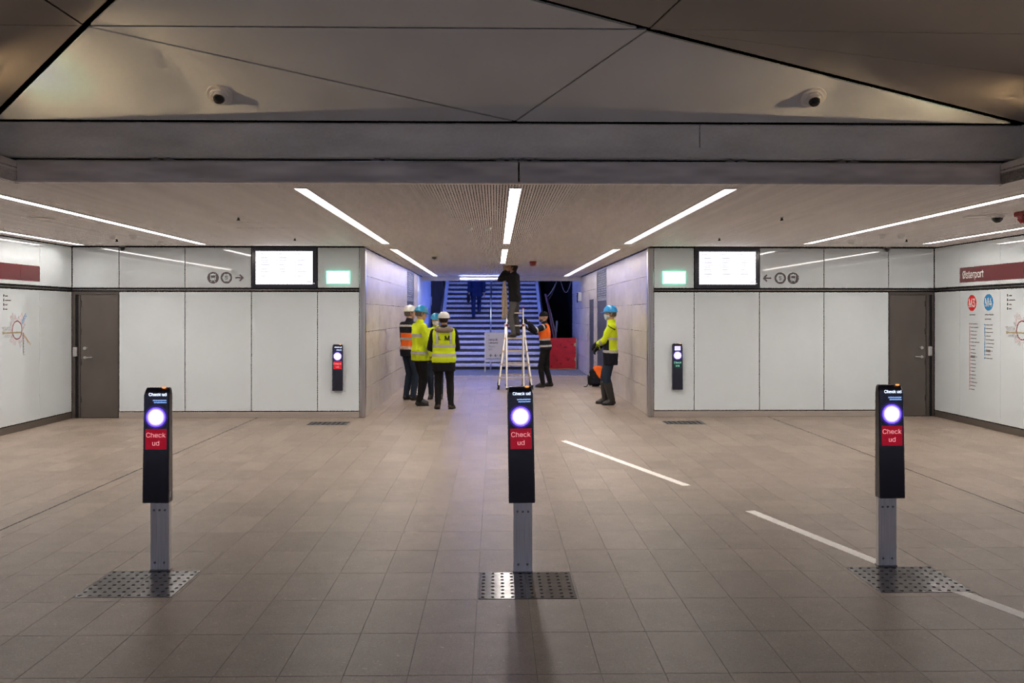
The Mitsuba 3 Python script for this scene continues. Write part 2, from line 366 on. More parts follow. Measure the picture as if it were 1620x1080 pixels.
# corridor walls in stone tiles
def corridor_wall(name, label, x, inward, y0, y1, skip):
    w = struct(name, label, 'wall')
    xo = x - inward * .25
    part(w, 'backing', bx(x - inward * .012, xo, y0, y1, 0, CEIL + 1.8), 'mat_riser')
    y = y0
    while y < y1 - .02:
        for r in range(7 if y > CEND - .4 else 6):
            a, b, c, d = y, min(y + .9, y1), r * .463, min((r + 1) * .463, CEIL + 2)
            boxes = [(a, b, c, d)]
            for (p, q, s, t) in skip:
                nxt = []
                for (e, f, h, k) in boxes:
                    if e >= q or f <= p or h >= t or k <= s: nxt.append((e, f, h, k)); continue
                    if e < p: nxt.append((e, p, h, k))
                    if f > q: nxt.append((q, f, h, k))
                    if h < s: nxt.append((max(e, p), min(f, q), h, s))
                    if k > t: nxt.append((max(e, p), min(f, q), t, k))
                boxes = nxt
            for (e, f, h, k) in boxes:
                if f - e < .03 or k - h < .03: continue
                part(w, 'tile', bx(x, x - inward * .018, e + .003, f - .003, h + .003, k - .003), 'mat_stone')
        y += .9
    return w
LV = (21.5, 23.3, 0.0, 2.74); RV = (20.1, 22.0, 0.0, 2.74); RN = (22.72, 23.75, 0.0, 2.06)
wcl = corridor_wall('wall_corridor_left', 'pale stone tiled wall on the left of the corridor', CL, 1, BACK + .1, 24.5, [LV])
wcr = corridor_wall('wall_corridor_right', 'pale stone tiled wall on the right of the corridor', CR, -1, BACK + .1, 29.0, [RV, RN])
for x, s, w in ((CL, 1, wcl), (CR, -1, wcr)):
    part(w, 'shadow_gap', bx(x, x + s * .006, BACK + .1, CEND, CEIL - .02, CEIL - .002), 'mat_black')

# vents and niches in the corridor walls
def wall_vent(x, s, y0, y1, label):
    t = thing('wall_vent', label, 'vent', 'louvred vents over the corridor doors')
    part(t, 'frame', cat(bx(x - s * .05, x + s * .004, y0, y0 + .03, 2.04, 2.74), bx(x - s * .05, x + s * .004, y1 - .03, y1, 2.04, 2.74), bx(x - s * .05, x + s * .004, y0, y1, 2.71, 2.74), bx(x - s * .05, x + s * .004, y0, y1, 2.04, 2.065)), 'mat_mid_grey')
    part(t, 'back', bx(x - s * .09, x - s * .08, y0, y1, 2.04, 2.74), 'mat_black')
    for k in range(12):
        z = 2.085 + k * .054
        m = bar((x - s * .026, y0 + .03, z), (x - s * .026, y1 - .03, z), .034, .010, (0, 0, 1))
        part(t, 'slat', m.apply_transform(trimesh.transformations.rotation_matrix(-s * .5, [0, 1, 0], [x - s * .026, 0, z])), 'mat_off_white')
    d = thing('corridor_door', label.replace('dark louvred vent high', 'plain grey metal door set back').replace('above a grey door ', ''), 'door', 'grey doors in the corridor walls')
    part(d, 'leaf', cbx(x - s * .10, x - s * .06, y0, y1, 0.0, 2.03, .003), 'mat_door')
    part(d, 'header', bx(x - s * .10, x, y0, y1, 2.0, 2.035), 'mat_mid_grey')
    part(d, 'handle', cat(rod((x - s * .06, y0 + .12, 1.05), (x - s * .01, y0 + .12, 1.05), .01), rod((x - s * .01, y0 + .12, 1.05), (x - s * .01, y0 + .25, 1.05), .01)), 'mat_bright_steel')
wall_vent(CL, 1, 21.5, 23.3, 'dark louvred vent high above a grey door in the left corridor wall')
wall_vent(CR, -1, 20.1, 22.0, 'dark louvred vent high above a grey door in the right corridor wall')
n = thing('lift_niche', 'narrow tall brown metal niche beside the right corridor door', 'niche')
part(n, 'back', bx(CR + .10, CR + .14, RN[0], RN[1], 0, 2.06), 'mat_door')
part(n, 'jamb', bx(CR - .003, CR + .1, RN[0], RN[0] + .02, 0, 2.06), 'mat_mid_grey')
part(n, 'jamb', bx(CR - .003, CR + .1, RN[1] - .02, RN[1], 0, 2.06), 'mat_mid_grey')
part(n, 'button_plate', cbx(CR - .006, CR, 24.0, 24.12, .95, 1.2, .002), 'mat_bright_steel')
n = thing('wall_box', 'small pale wall fixture on the blue-lit end of the right corridor wall', 'wall fixture')
part(n, 'box', cbx(CR - .10, CR, 25.9, 26.15, 2.06, 2.32, .01), 'mat_white')
part(n, 'bracket', bx(CR - .12, CR - .10, 25.95, 26.1, 2.02, 2.30), 'mat_black')

# doors of the hall
def hall_door(name, label, x0, x1, s):
    d = thing(name, label, 'door', kind='structure')
    y = BACK
    fx = .13                                                # wide frame on the outer side
    a, b = (x0 + fx, x1 - .02) if s < 0 else (x0 + .02, x1 - fx)
    fr = [bx(x0, x1, y - .02, y + .05, 2.0, 2.045)]
    ox0, ox1 = (x0, a) if s < 0 else (b, x1)
    fr += [bx(ox0, ox0 + .05, y - .02, y + .05, 0, 2.0), bx(ox1 - .03, ox1, y - .012, y + .05, 0, 2.0), bx(ox0, ox1, y + .002, y + .03, 0, 2.0)]
    ix0, ix1 = (b, x1) if s < 0 else (x0, a)
    fr += [bx(ix0, ix1, y - .02, y + .05, 0, 2.0)]
    part(d, 'frame', cat(fr), 'mat_door_frame')
    lf = part(d, 'leaf', cbx(a + .003, b - .003, y - .006, y + .035, .008, 1.997, .002), 'mat_door')
    hx = a + .07 if s < 0 else b - .07
    dirx = 1 if s < 0 else -1
    part(lf, 'handle', cat(disc(.024, .01).apply_transform(frame((hx, y - .006, .98), (1, 0, 0), (0, 0, 1))), rod((hx, y - .01, .98), (hx, y - .055, .98), .010), rod((hx, y - .055, .98), (hx + dirx * .13, y - .055, .985), .010)), 'mat_bright_steel', 30)
    part(lf, 'lock', cat(disc(.026, .014).apply_transform(frame((hx, y - .006, 1.13), (1, 0, 0), (0, 0, 1))), rod((hx, y - .02, 1.13), (hx + dirx * .05, y - .035, 1.14), .008)), 'mat_bright_steel', 30)
    part(lf, 'hinge_line', cat([bx(a + .012 if s < 0 else b - .02, a + .02 if s < 0 else b - .012, y - .009, y - .005, z, z + .10) for z in (.25, .85, 1.35, 1.80)]), 'mat_black')
    rx = (ox0 + ox1) / 2 - .012
    rd = thing('card_reader', label.split(' in the ')[0].replace('brown metal door', 'small steel card reader on the frame of the brown door') + (' at the left map wall' if s < 0 else ' at the right station-name wall'), 'card reader', None)
    part(rd, 'body', cbx(rx - .028, rx + .028, y - .055, y - .008, 1.00, 1.15, .006), 'mat_steel')
    part(rd, 'face', cbx(rx - .020, rx + .020, y - .060, y - .054, 1.02, 1.13, .002), 'mat_bright_steel')
hall_door('door_1', 'brown metal door in the left corner of the back wall', -6.83, -6.085, -1)
hall_door('door_2', 'brown metal door in the right corner of the back wall', 6.48, 7.23, 1)

# lower ceiling: fine slats running away from the viewer
ce = struct('ceiling', 'low warm grey ceiling of fine slats over the hall and corridor', 'ceiling')
sl, pitch = [], 0.026
def slats(x0, x1, y0, y1):
    n = int((x1 - x0) / pitch)
    for k in range(n):
        x = x0 + (k + .5) * pitch
        sl.append(bx(x - .0090, x + .0090, y0, y1, CEIL, CEIL + .004))
slats(LEFT, RIGHT, VY1 + .02, 14.33)
slats(LEFT, VX0 - .02, 0.0, VY1 + .02); slats(VX1 + .02, RIGHT, 0.0, VY1 + .02)
slats(LEFT, RIGHT, -10.0, VY0 - .02); slats(LEFT, VX0 - .02, VY0, 0.0); slats(VX1 + .02, RIGHT, VY0, 0.0); slats(CL, CR, 14.345, 19.10); slats(CL, CR, 19.115, 22.0); slats(CL, CR, 22.012, CEND - .01)
part(ce, 'slats', cat(sl), 'mat_slat', kind='stuff')
part(ce, 'backing', cat(bx(LEFT, RIGHT, VY1, BACK + .1, CEIL + .005, CEIL + .1), bx(LEFT - .2, VX0, -10, VY1, CEIL + .005, CEIL + .1), bx(VX1, RIGHT + .2, -10, VY1, CEIL + .005, CEIL + .1), bx(LEFT, RIGHT, -10.2, VY0, CEIL + .005, CEIL + .1), bx(CL - .3, CR + .3, BACK, CEND, CEIL + .005, CEIL + .1)), 'mat_slat_gap')
part(ce, 'downstand', cbx(CL - .05, CR + .05, CEND - .02, CEND + .12, 2.655, CEIL + .1, .006), 'mat_off_white', label='pale edge beam closing the corridor ceiling before the stairs')
part(ce, 'shadow_gap', cat(bx(LEFT, CL - .05, BACK - .016, BACK, CEIL - .014, CEIL), bx(CR + .05, RIGHT, BACK - .016, BACK, CEIL - .014, CEIL), bx(LEFT, LEFT + .01, 0, BACK, CEIL - .014, CEIL), bx(RIGHT - .01, RIGHT, 0, BACK, CEIL - .014, CEIL)), 'mat_black')
hat = []
for (x0, x1, y0, y1) in ((-3.3, -2.45, 10.6, 11.3), (-.9, -.1, 9.3, 10.0), (.5, 1.4, 10.2, 11.0), (-1.9, -1.0, 17.6, 18.3)):
    hat += [bx(x0, x1, y0, y0 + .006, CEIL - .001, CEIL), bx(x0, x1, y1, y1 + .006, CEIL - .001, CEIL)]
part(ce, 'hatch_edge', cat(hat), 'mat_bronze')

# concrete ring beam, steel fascia and shadow gap around the high opening
bm = struct('beam', 'bare concrete beam across the hall above the steel fascia', 'beam')
part(bm, 'front', cbx(-4.2 - .4, 4.5 + .4, VY1, VY1 + .4, 3.0, 3.30, .012), 'mat_concrete')
part(bm, 'side', bx(-4.6, -4.2, VY0, VY1, 3.0, 3.30), 'mat_concrete')
part(bm, 'side', bx(4.5, 4.9, VY0, VY1, 3.0, 3.30), 'mat_concrete')
part(bm, 'seam', bx(1.735, 1.741, VY1 - .002, VY1, 3.10, 3.30), 'mat_mid_grey')
part(bm, 'gap_back', cat(bx(-4.6, 4.9, VY1 + .06, VY1 + .10, 2.9, 3.05), bx(-4.3, -4.26, VY0, VY1, 2.9, 3.05), bx(4.56, 4.60, VY0, VY1, 2.9, 3.05)), 'mat_black')
fa = struct('trim_1', 'patchy dark steel fascia edging the low ceiling under the concrete beam', 'fascia')
part(fa, 'plate', cbx(VX0, .195, VY1 - .035, VY1 + .02, 2.792, 2.963, .003), 'mat_fascia')
part(fa, 'plate', cbx(.207, VX1, VY1 - .035, VY1 + .02, 2.792, 2.963, .003), 'mat_fascia')
part(fa, 'plate', bx(VX0 - .02, VX0, VY0, VY1 - .035, 2.782, 2.963), 'mat_fascia')
part(fa, 'plate', bx(VX1, VX1 + .02, VY0, VY1 - .035, 2.782, 2.963), 'mat_fascia')
part(fa, 'lip', bx(VX0, VX1, VY1 - .05, VY1 + .02, 2.782, 2.795), 'mat_slat')
part(fa, 'top_edge', bx(VX0, VX1, VY1 - .04, VY1 + .06, 2.963, 2.970), 'mat_bright_steel')
part(fa, 'ledge', cat(bx(-4.3, VX0, VY0, VY1, 2.90, 2.91), bx(VX1, 4.6, VY0, VY1, 2.90, 2.91)), 'mat_black')
for x in (-2.79, -.95, .10, .29, 2.05, 3.0):
    part(fa, 'bracket', cat(bx(x - .09, x - .02, VY1 - .02, VY1 + .05, 2.97, 2.988), bx(x + .02, x + .09, VY1 - .02, VY1 + .05, 2.97, 2.988), rod((x - .055, VY1 - .01, 2.985), (x - .055, VY1 - .01, 2.998), .012), rod((x + .055, VY1 - .01, 2.985), (x + .055, VY1 - .01, 2.998), .012)), 'mat_mid_grey')

# folded metal ceiling over the opening
C, D, E_, A, B, G = map(np.array, ((-4.2, 7.46, 3.31), (.17, 7.46, 3.31), (4.5, 7.46, 3.31), (-3.08, 6.70, 3.85), (1.17, 6.70, 3.85), (-1.82, 5.63, 4.235)))
L1, L2, M_ = map(np.array, ((-4.2, 5.02, 3.31), (-4.2, 1.0, 3.31), (-3.13, 4.0, 3.83)))
R1, R2, R3, N_ = map(np.array, ((4.5, 6.25, 3.31), (4.5, 5.10, 3.31), (4.5, 1.0, 3.31), (1.62, 3.6, 3.78)))
K0, K1 = np.array((-2.6, 1.0, 4.1)), np.array((1.9, 1.0, 3.75))
def facet(parent, pts, gaps, m, thick=.02):
    pts = [np.array(p, float) for p in pts]
    nrm = np.cross(pts[1] - pts[0], pts[2] - pts[0]); nrm /= np.linalg.norm(nrm)
    if nrm[2] > 0: pts, gaps, nrm = pts[::-1], (gaps[:-1][::-1] + gaps[-1:]), -nrm
    x = pts[1] - pts[0]; x /= np.linalg.norm(x); y = np.cross(nrm, x)
    q = np.array([[np.dot(p - pts[0], x), np.dot(p - pts[0], y)] for p in pts])
    k = len(q); lines = []
    for i in range(k):
        a, b = q[i], q[(i + 1) % k]; d = (b - a) / np.linalg.norm(b - a); n = np.array([-d[1], d[0]])
        lines.append((a + n * gaps[i], d))
    out = []
    for i in range(k):
        (a, d), (b, e) = lines[i - 1], lines[i]
        t = np.linalg.solve(np.array([d, -e]).T, b - a)
        out.append(a + d * t[0])
    lowv = [pts[0] + x * o[0] + y * o[1] for o in out]
    top = [p - nrm * thick for p in lowv]
    part(parent, 'panel', tm(m3.Manifold.hull_points(np.array(lowv + top))), m)
hi = struct('ceiling_folded', 'high folded ceiling of grey metal triangle panels above the hall', 'ceiling')
h_, t_ = .028, .007
facet(hi, (A, B, G), [t_, h_, h_], 'mat_facet')
facet(hi, (A, D, B), [t_, t_, t_], 'mat_facet')
facet(hi, (C, D, A), [.0, t_, h_], 'mat_facet')
facet(hi, (D, E_, B), [.0, h_, t_], 'mat_facet')
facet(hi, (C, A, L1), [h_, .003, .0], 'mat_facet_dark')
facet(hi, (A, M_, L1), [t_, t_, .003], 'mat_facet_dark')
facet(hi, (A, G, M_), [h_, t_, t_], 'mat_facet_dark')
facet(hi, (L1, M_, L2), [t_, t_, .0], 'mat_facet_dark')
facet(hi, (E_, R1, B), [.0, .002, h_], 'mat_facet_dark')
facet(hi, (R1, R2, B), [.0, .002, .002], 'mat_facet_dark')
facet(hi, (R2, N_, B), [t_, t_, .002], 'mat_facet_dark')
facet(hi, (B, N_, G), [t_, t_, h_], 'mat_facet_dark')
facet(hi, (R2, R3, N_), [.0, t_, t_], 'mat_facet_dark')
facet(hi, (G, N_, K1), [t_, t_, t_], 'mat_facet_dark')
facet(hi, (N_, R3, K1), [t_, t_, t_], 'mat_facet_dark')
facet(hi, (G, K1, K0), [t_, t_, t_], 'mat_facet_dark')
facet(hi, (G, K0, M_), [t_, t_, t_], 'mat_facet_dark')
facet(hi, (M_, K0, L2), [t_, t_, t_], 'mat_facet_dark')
part(hi, 'backing', cat(bx(LEFT - .2, RIGHT + .2, -10.2, 9.0, 4.9, 5.0), bx(-4.62, -4.6, -10, VY1, 3.0, 4.95), bx(4.9, 4.92, -10, VY1, 3.0, 4.95), bx(-4.7, 5.0, VY1 + .3, VY1 + .34, 3.0, 4.95)), 'mat_void')

# stairwell beyond the corridor
st = struct('stairs', 'broad stone stairs going up at the end of the corridor', 'stairs')
SX0, SX1, SY, SR, STD = -1.66, 1.46, 26.75, 0.1665, 0.32
for k in range(1, 25):
    y = SY + (k - 1) * STD
    part(st, 'tread', cbx(SX0, SX1, y, y + STD + .05, k * SR - .078, k * SR, .004), 'mat_tread')
    part(st, 'riser', bx(SX0, SX1, y + .045, y + .08, (k - 1) * SR, k * SR - .078), 'mat_riser')
for s, x in ((-1, SX0), (1, SX1)):
    zt = lambda y: (y - SY) / STD * SR
    y0, y1 = SY - .25, SY + 24 * STD
    pts = []
    for xx in (x, x + s * .07):
        pts += [(xx, y0, 0), (xx, y1, zt(y1)), (xx, y0, zt(y0) + 1.0), (xx, y1, zt(y1) + 1.0)]
    part(st, 'balustrade', tm(m3.Manifold.hull_points(np.array(pts, float))), 'mat_balustrade')
    part(st, 'handrail', tube([(x + s * .035, y0 - .02, .12), (x + s * .035, y0 - .02, zt(y0) + 1.04), (x + s * .035, y1, zt(y1) + 1.04)], .03), 'mat_bright_steel', 30)
part(st, 'handrail', tube([(-.13, SY - .1, .0), (-.13, SY - .1, .92), (-.13, SY + 23 * STD, 23 * SR + .92)], .024), 'mat_bright_steel', 30, label='single steel handrail up the middle of the stairs')
for k in range(2, 24, 5):
    y = SY + (k - 1) * STD + .12
    part(st, 'baluster', rod((-.13, y, k * SR), (-.13, y, k * SR + .99), .016), 'mat_bright_steel', 30)
sw = struct('wall_stairwell', 'raw walls and roof of the stairwell behind the corridor end', 'wall')
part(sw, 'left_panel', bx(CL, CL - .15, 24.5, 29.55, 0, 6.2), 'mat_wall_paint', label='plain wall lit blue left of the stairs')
part(sw, 'dark_return', bx(CL, SX0 - .07, 29.55, 29.75, 0, 6.2), 'mat_dark_wall')
part(sw, 'outer', cat(bx(CR, CR + .15, 29.0, 36, 0, 6.2), bx(CL - .15, CL, 29.5, 36, 0, 6.2)), 'mat_void')  # near-black colour in place of unlit side walls
part(sw, 'end', bx(CL - .2, CR + .2, 36, 36.2, 0, 6.2), 'mat_dark_wall')
part(sw, 'roof', bx(CL - .2, CR + .2, CEND, 36.2, 5.6, 5.8), 'mat_dark_wall')
part(sw, 'over_ceiling', bx(CL - .2, CR + .2, CEND - .02, CEND + .1, CEIL + .1, 5.8), 'mat_dark_wall')
part(sw, 'void_back', bx(SX1 + .08, CR, 30.6, 30.7, 0, 6.2), 'mat_void')  # near-black sheet stands in for the unlit depth of the opening
part(sw, 'floor', bx(CL, CR, 26.75, 31, -.1, -.002), 'mat_riser')
part(sw, 'pull_handle', cat(rod((CL + .05, 29.0, 1.95), (CL + .05, 29.0, 2.25), .014), rod((CL, 29.0, 1.98), (CL + .05, 29.0, 1.98), .01), rod((CL, 29.0, 2.22), (CL + .05, 29.0, 2.22), .01)), 'mat_bright_steel', 30)
work_lamp(-1.2, 1.0, 30.0, 4.35, 'unseen cold tube lamp added under the stairwell roof to light the stairs', 5.6)  # hidden lamp added in place of daylight on the stairs
work_lamp(-1.2, 1.0, 27.4, 4.1, 'unseen cold tube lamp added to light the lowest steps', 5.6)  # hidden lamp added to brighten the lowest steps

# ---------------------------------------------------------------- ticket validators
def validator_head(t, x, yb, z0, panel, words, lean=.022, depth=.075, tilt=0.0):
    """The unit as parts of t: yb is the plane it is mounted on, z0 its underside."""
    H, W = .745, .166
    R = trimesh.transformations.rotation_matrix(tilt, [0, 1, 0], [x, yb, 0])
    ap = lambda m: m.apply_transform(R) if tilt else m
    yf = lambda z: yb - depth + lean * (z - z0) / H
    pts = []
    for s in (-1, 1):
        w = W / 2
        for z, inset in ((z0, .0), (z0 + .006, -.002), (z0 + H - .05, .0), (z0 + H - .012, .004), (z0 + H, .012)):
            back = .02 if z > z0 + H - .03 else 0
            pts += [(x + s * (w - inset - .004), yf(z) + (back if z > z0 + H - .02 else 0), z), (x + s * (w - inset), yf(z) + .006 + back, z), (x + s * (w - inset), yb, z)]
    body = part(t, 'housing', ap(tm(m3.Manifold.hull_points(np.array(pts)))), 'mat_gloss_black', 25)
    up = np.array((0, lean, H)); up /= np.linalg.norm(up)
    fr = lambda dx, z, off=0.0: frame((x + dx, yf(z) - .0006 - off, z), (1, 0, 0), up)
    z = z0 + .555
    part(t, 'front_glass', ap(bx(-W / 2 + .006, W / 2 - .006, -.135, .135, 0, .0012).apply_transform(fr(0, z0 + .575))), 'mat_navy_panel')
    part(t, 'light_disc', ap(disc(.047, .003).apply_transform(fr(0, z, .0012))), 'mat_white', emitter=emit((.60, .58, .72), .35))
    lr = part(t, 'light_ring', ap(ring(.047, .0555, .0026).apply_transform(fr(0, z, .0012))), 'mat_white', emitter=emit((.27, .20, .62), .15))
    part(lr, 'halo_ring', ap(ring(.0555, .065, .0022).apply_transform(fr(0, z, .0012))), 'mat_white', emitter=emit((.060, .016, .40), .15))  # halo of the ring light painted as a dimmer glowing ring
    part(lr, 'painted_glow', ap(ring(.065, .076, .0016).apply_transform(fr(0, z, .0012))), 'mat_navy_panel', emitter=emit((.008, .002, .070), .05))  # bloom on the panel painted as a faint emissive ring
    if panel == 'red':
        sign = part(t, 'label_panel', ap(bx(-.069, .069, -.066, .066, 0, .0016).apply_transform(fr(0, z0 + .412))), 'mat_red', emitter=emit((.085, .0, .004), .05))
        cm = 'mat_pink_line'; ce_ = emit((.34, .14, .15), .05)
    else:
        sign = part(t, 'label_panel', ap(bx(-.069, .069, -.060, .060, 0, .0016).apply_transform(fr(0, z0 + .412))), 'mat_green_panel')
        cm = 'mat_mask'; ce_ = emit((.06, .26, .19), .05)
    a = meshkit.text_mesh(words[0], .031, .001); b = meshkit.text_mesh(words[1], .031, .001)
    for m, zz in ((a, z0 + .424), (b, z0 + .372)):
        m.apply_translation([-m.bounds[:, 0].mean(), 0, 0]).apply_transform(fr(0, zz, .0018))
    part(sign, 'lettering', ap(cat(a, b)), cm, emitter=ce_)
    m = meshkit.text_mesh(' '.join(words), .019, .001, True); m.apply_translation([.066 - m.bounds[1, 0], 0, 0]).apply_transform(fr(0, z0 + .693, .0014))
    rows = [bx(.066 - .088, .066, -.004, .004, 0, .001).apply_transform(fr(0, z0 + .664, .0014)), bx(.066 - .080, .066, -.004, .004, 0, .001).apply_transform(fr(0, z0 + .650, .0014))]
    if panel == 'red':
        part(t, 'display_text', ap(m), 'mat_white', emitter=emit((.55, .68, .9), .05))
        part(t, 'display_rows', ap(cat(rows)), 'mat_white', emitter=emit((.06, .14, .34), .05))
    else:
        part(t, 'display', ap(bx(-.05, .05, -.036, .036, 0, .001).apply_transform(fr(.0, z0 + .672, .0014))), 'mat_white', emitter=emit((.16, .17, .52), .05))
    led = trimesh.creation.icosphere(2, .0095).apply_scale([1.5, 1, .7]).apply_translation([x + .045, yb - .045, z0 + H + .001])
    part(t, 'indicator', ap(led), 'mat_white', emitter=emit((.62, .17, .02), .05))
    part(t, 'card_slot', ap(bx(x + W / 2 - .001, x + W / 2 + .002, yb - .05, yb - .03, z0 + .03, z0 + .07)), 'mat_mid_grey')

def ticket_post(x, yf, label, z0, tilt=0.0):
    t = thing('ticket_post', label, 'ticket validator', None)
    part(t, 'pole', cbx(x - .061, x + .061, yf, yf + .046, 0.004, 1.165, .004), 'mat_steel')
    part(t, 'foot', cbx(x - .066, x + .066, yf - .006, yf + .052, 0.0, .010, .003), 'mat_mid_grey')
    bolts = [disc(.0075, .004, 14).apply_transform(frame((x + dx, yf, z), (1, 0, 0), (0, 0, 1))) for dx, z in ((-.03, .055), (.03, .055), (-.035, .40), (.0, .40), (.035, .40))]
    for b_ in bolts: part(t, 'bolt', b_, 'mat_mid_grey')
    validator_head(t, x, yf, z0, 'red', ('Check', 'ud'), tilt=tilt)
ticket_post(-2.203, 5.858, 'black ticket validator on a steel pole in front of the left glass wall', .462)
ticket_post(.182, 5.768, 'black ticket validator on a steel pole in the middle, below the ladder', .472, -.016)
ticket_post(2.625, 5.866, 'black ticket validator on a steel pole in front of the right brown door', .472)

def wall_validator(x, z0, label, panel, words):
    t = thing('wall_validator', label, 'ticket validator', None)
    part(t, 'bracket', bx(x - .05, x + .05, BACK - PT - .03, BACK - PT, z0 + .1, z0 + .6), 'mat_mid_grey')
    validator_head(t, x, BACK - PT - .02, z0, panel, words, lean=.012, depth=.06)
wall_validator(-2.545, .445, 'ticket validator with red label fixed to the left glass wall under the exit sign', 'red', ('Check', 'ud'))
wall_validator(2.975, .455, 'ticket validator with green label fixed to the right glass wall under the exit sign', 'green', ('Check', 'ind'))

# tactile steel floor plates at the posts
def floor_plate(p, label):
    x0, x1, y0, y1 = p
    t = thing('floor_plate', label, 'floor plate', None)
    xm = (x0 + x1) / 2
    part(t, 'half', cbx(x0 + .003, xm - .0015, y0 + .003, y1 - .003, -.008, .0015, .001), 'mat_plate')
    part(t, 'half', cbx(xm + .0015, x1 - .003, y0 + .003, y1 - .003, -.008, .0015, .001), 'mat_plate')
    studs = []
    for i in range(10):
        for j in range(8):
            studs.append(lathe([(0, .0045), (.008, .0045), (.0115, .0015), (0, .0015)], 10).apply_translation([x0 + (i + .5) * (x1 - x0) / 10, y0 + (j + .5) * (y1 - y0) / 8, 0]))
    part(t, 'studs', cat(studs), 'mat_black', kind='stuff')
floor_plate(PLATES[0], 'studded steel floor plate in front of the left ticket post')
floor_plate(PLATES[1], 'studded steel floor plate in front of the middle ticket post')
floor_plate(PLATES[2], 'studded steel floor plate in front of the right ticket post')

def floor_grate(x0, label):
    t = thing('floor_grate', label, 'grate', None)
    y0, y1, w = 13.46, 13.88, .62
    part(t, 'frame', cat(bx(x0, x0 + w, y0, y0 + .015, 0, .003), bx(x0, x0 + w, y1 - .015, y1, 0, .003), bx(x0, x0 + .012, y0, y1, 0, .003), bx(x0 + w - .012, x0 + w, y0, y1, 0, .003)), 'mat_mid_grey')
    part(t, 'pit', bx(x0 + .012, x0 + w - .012, y0 + .01, y1 - .01, 0, .001), 'mat_black')
    for k in range(8):
        part(t, 'slat', bx(x0 + .045 + k * .074, x0 + .075 + k * .074, y0 + .012, y1 - .012, 0, .004), 'mat_plate')
floor_grate(-2.87, 'dark slotted floor grate at the left corner of the corridor mouth')
floor_grate(2.62, 'dark slotted floor grate at the right corner of the corridor mouth')

# screens, exit signs, pictograms on the back walls
def screen(x0, x1, label):
    t = thing('departure_screen', label, 'screen', None)
    y = BACK - PT
    part(t, 'housing', cbx(x0 + .008, x1 - .008, y - .02, y + .016, 2.104, 2.772, .003), 'mat_gloss_black')
    a, b, z0, z1 = x0 + .075, x1 - .070, 2.165, 2.705
    face = part(t, 'display', bx(a, b, y - .0225, y - .0195, z0, z1), 'mat_white', emitter=emit((.46, .455, .52), .5))
    w = b - a
    r = random.Random(3)
    grey, green = [], []
    for c in range(3):
        xx = a + w * (.06 + .32 * c)
        grey.append(flat(disc(.009, .001, 12), (xx - .005, y - .0226, z1 - .05)))
        grey.append(bx(xx + .02, xx + .08, y - .0236, y - .0226, z1 - .055, z1 - .045))
        for k in range(9):
            z = z1 - .115 - k * .037
            if r.random() < .92: grey.append(bx(xx + .03, xx + .03 + r.uniform(.07, .14), y - .0236, y - .0226, z, z + .010))
            if c == 2 and k > 1: green.append(bx(xx - .02, xx + .01, y - .0236, y - .0226, z - .008, z + .02))
            elif r.random() < .5: grey.append(bx(xx - .012, xx + .006, y - .0236, y - .0226, z, z + .01))
    grey.append(bx(b - .09, b - .03, y - .0236, y - .0226, z0 + .03, z0 + .05))
    part(face, 'text_rows', cat(grey), 'mat_pale_text', emitter=emit((.21, .21, .26), .05))
    part(face, 'platform_marks', cat(green), 'mat_pale_text', emitter=emit((.30, .41, .42), .05))
    part(t, 'indicator', bx(b + .012, b + .024, y - .022, y - .02, z0 + .012, z0 + .022), 'mat_white', emitter=emit((.8, .8, .9), .02))
screen(XL[3], XL[4], 'bright departure screen high on the left glass wall beside a rightward arrow')
screen(XR[1], XR[2], 'bright departure screen high on the right glass wall beside a leftward arrow')
def exit_sign(x, label):
    t = thing('exit_sign', label, 'exit sign', None)
    y = BACK - PT
    part(t, 'frame', cbx(x - .19, x + .19, y - .035, y, 2.175, 2.385, .004), 'mat_white', emitter=emit((.08, .62, .38), .4))
    part(t, 'lit_face', bx(x - .172, x + .172, y - .038, y - .035, 2.190, 2.370), 'mat_white', emitter=emit((1.5, 2.6, 2.1), .5))
exit_sign(-2.545, 'glowing green-white exit sign above the red-labelled wall validator')
exit_sign(2.93, 'glowing green-white exit sign above the green-labelled wall validator')

from shapely.geometry import Polygon, Point, box as sbox, LineString
from shapely.ops import unary_union
from shapely import affinity
def poly_mesh(p, depth=.002):
    gs = [p] if p.geom_type == 'Polygon' else [g_ for g_ in p.geoms if g_.geom_type == 'Polygon']
    return cat([trimesh.creation.extrude_polygon(g_, depth, engine='earcut') for g_ in gs])
def text_poly(text, h):
    m = meshkit.text_mesh(text, h, .001)
    return m
def arrow_poly(s=1.0):
    a = unary_union([LineString([(-.062, 0), (.058, 0)]).buffer(.0115, cap_style=2), LineString([(.012, .052), (.060, 0), (.012, -.052)]).buffer(.0125, cap_style=2, join_style=2)])
    return affinity.scale(a, s, 1, origin=(0, 0))
def train_poly():
    bodyp = sbox(-.036, -.030, .036, .050).buffer(.010)
    bodyp = bodyp.difference(sbox(-.030, .004, .030, .034).buffer(.004)).difference(Point(-.022, -.018).buffer(.007)).difference(Point(.022, -.018).buffer(.007))
    feet = unary_union([Polygon([(-.020, -.044), (-.008, -.044), (-.030, -.068), (-.046, -.068)]), Polygon([(.020, -.044), (.008, -.044), (.030, -.068), (.046, -.068)])])
    return Point(0, 0).buffer(.094, 32).difference(unary_union([bodyp, feet, sbox(-.012, .056, .012, .068)]))
def hex_poly():
    hexa = Polygon([(.066 * math.cos(math.pi / 3 * k), .066 * math.sin(math.pi / 3 * k)) for k in range(6)]).buffer(.004)
    return Point(0, 0).buffer(.094, 32).difference(hexa)
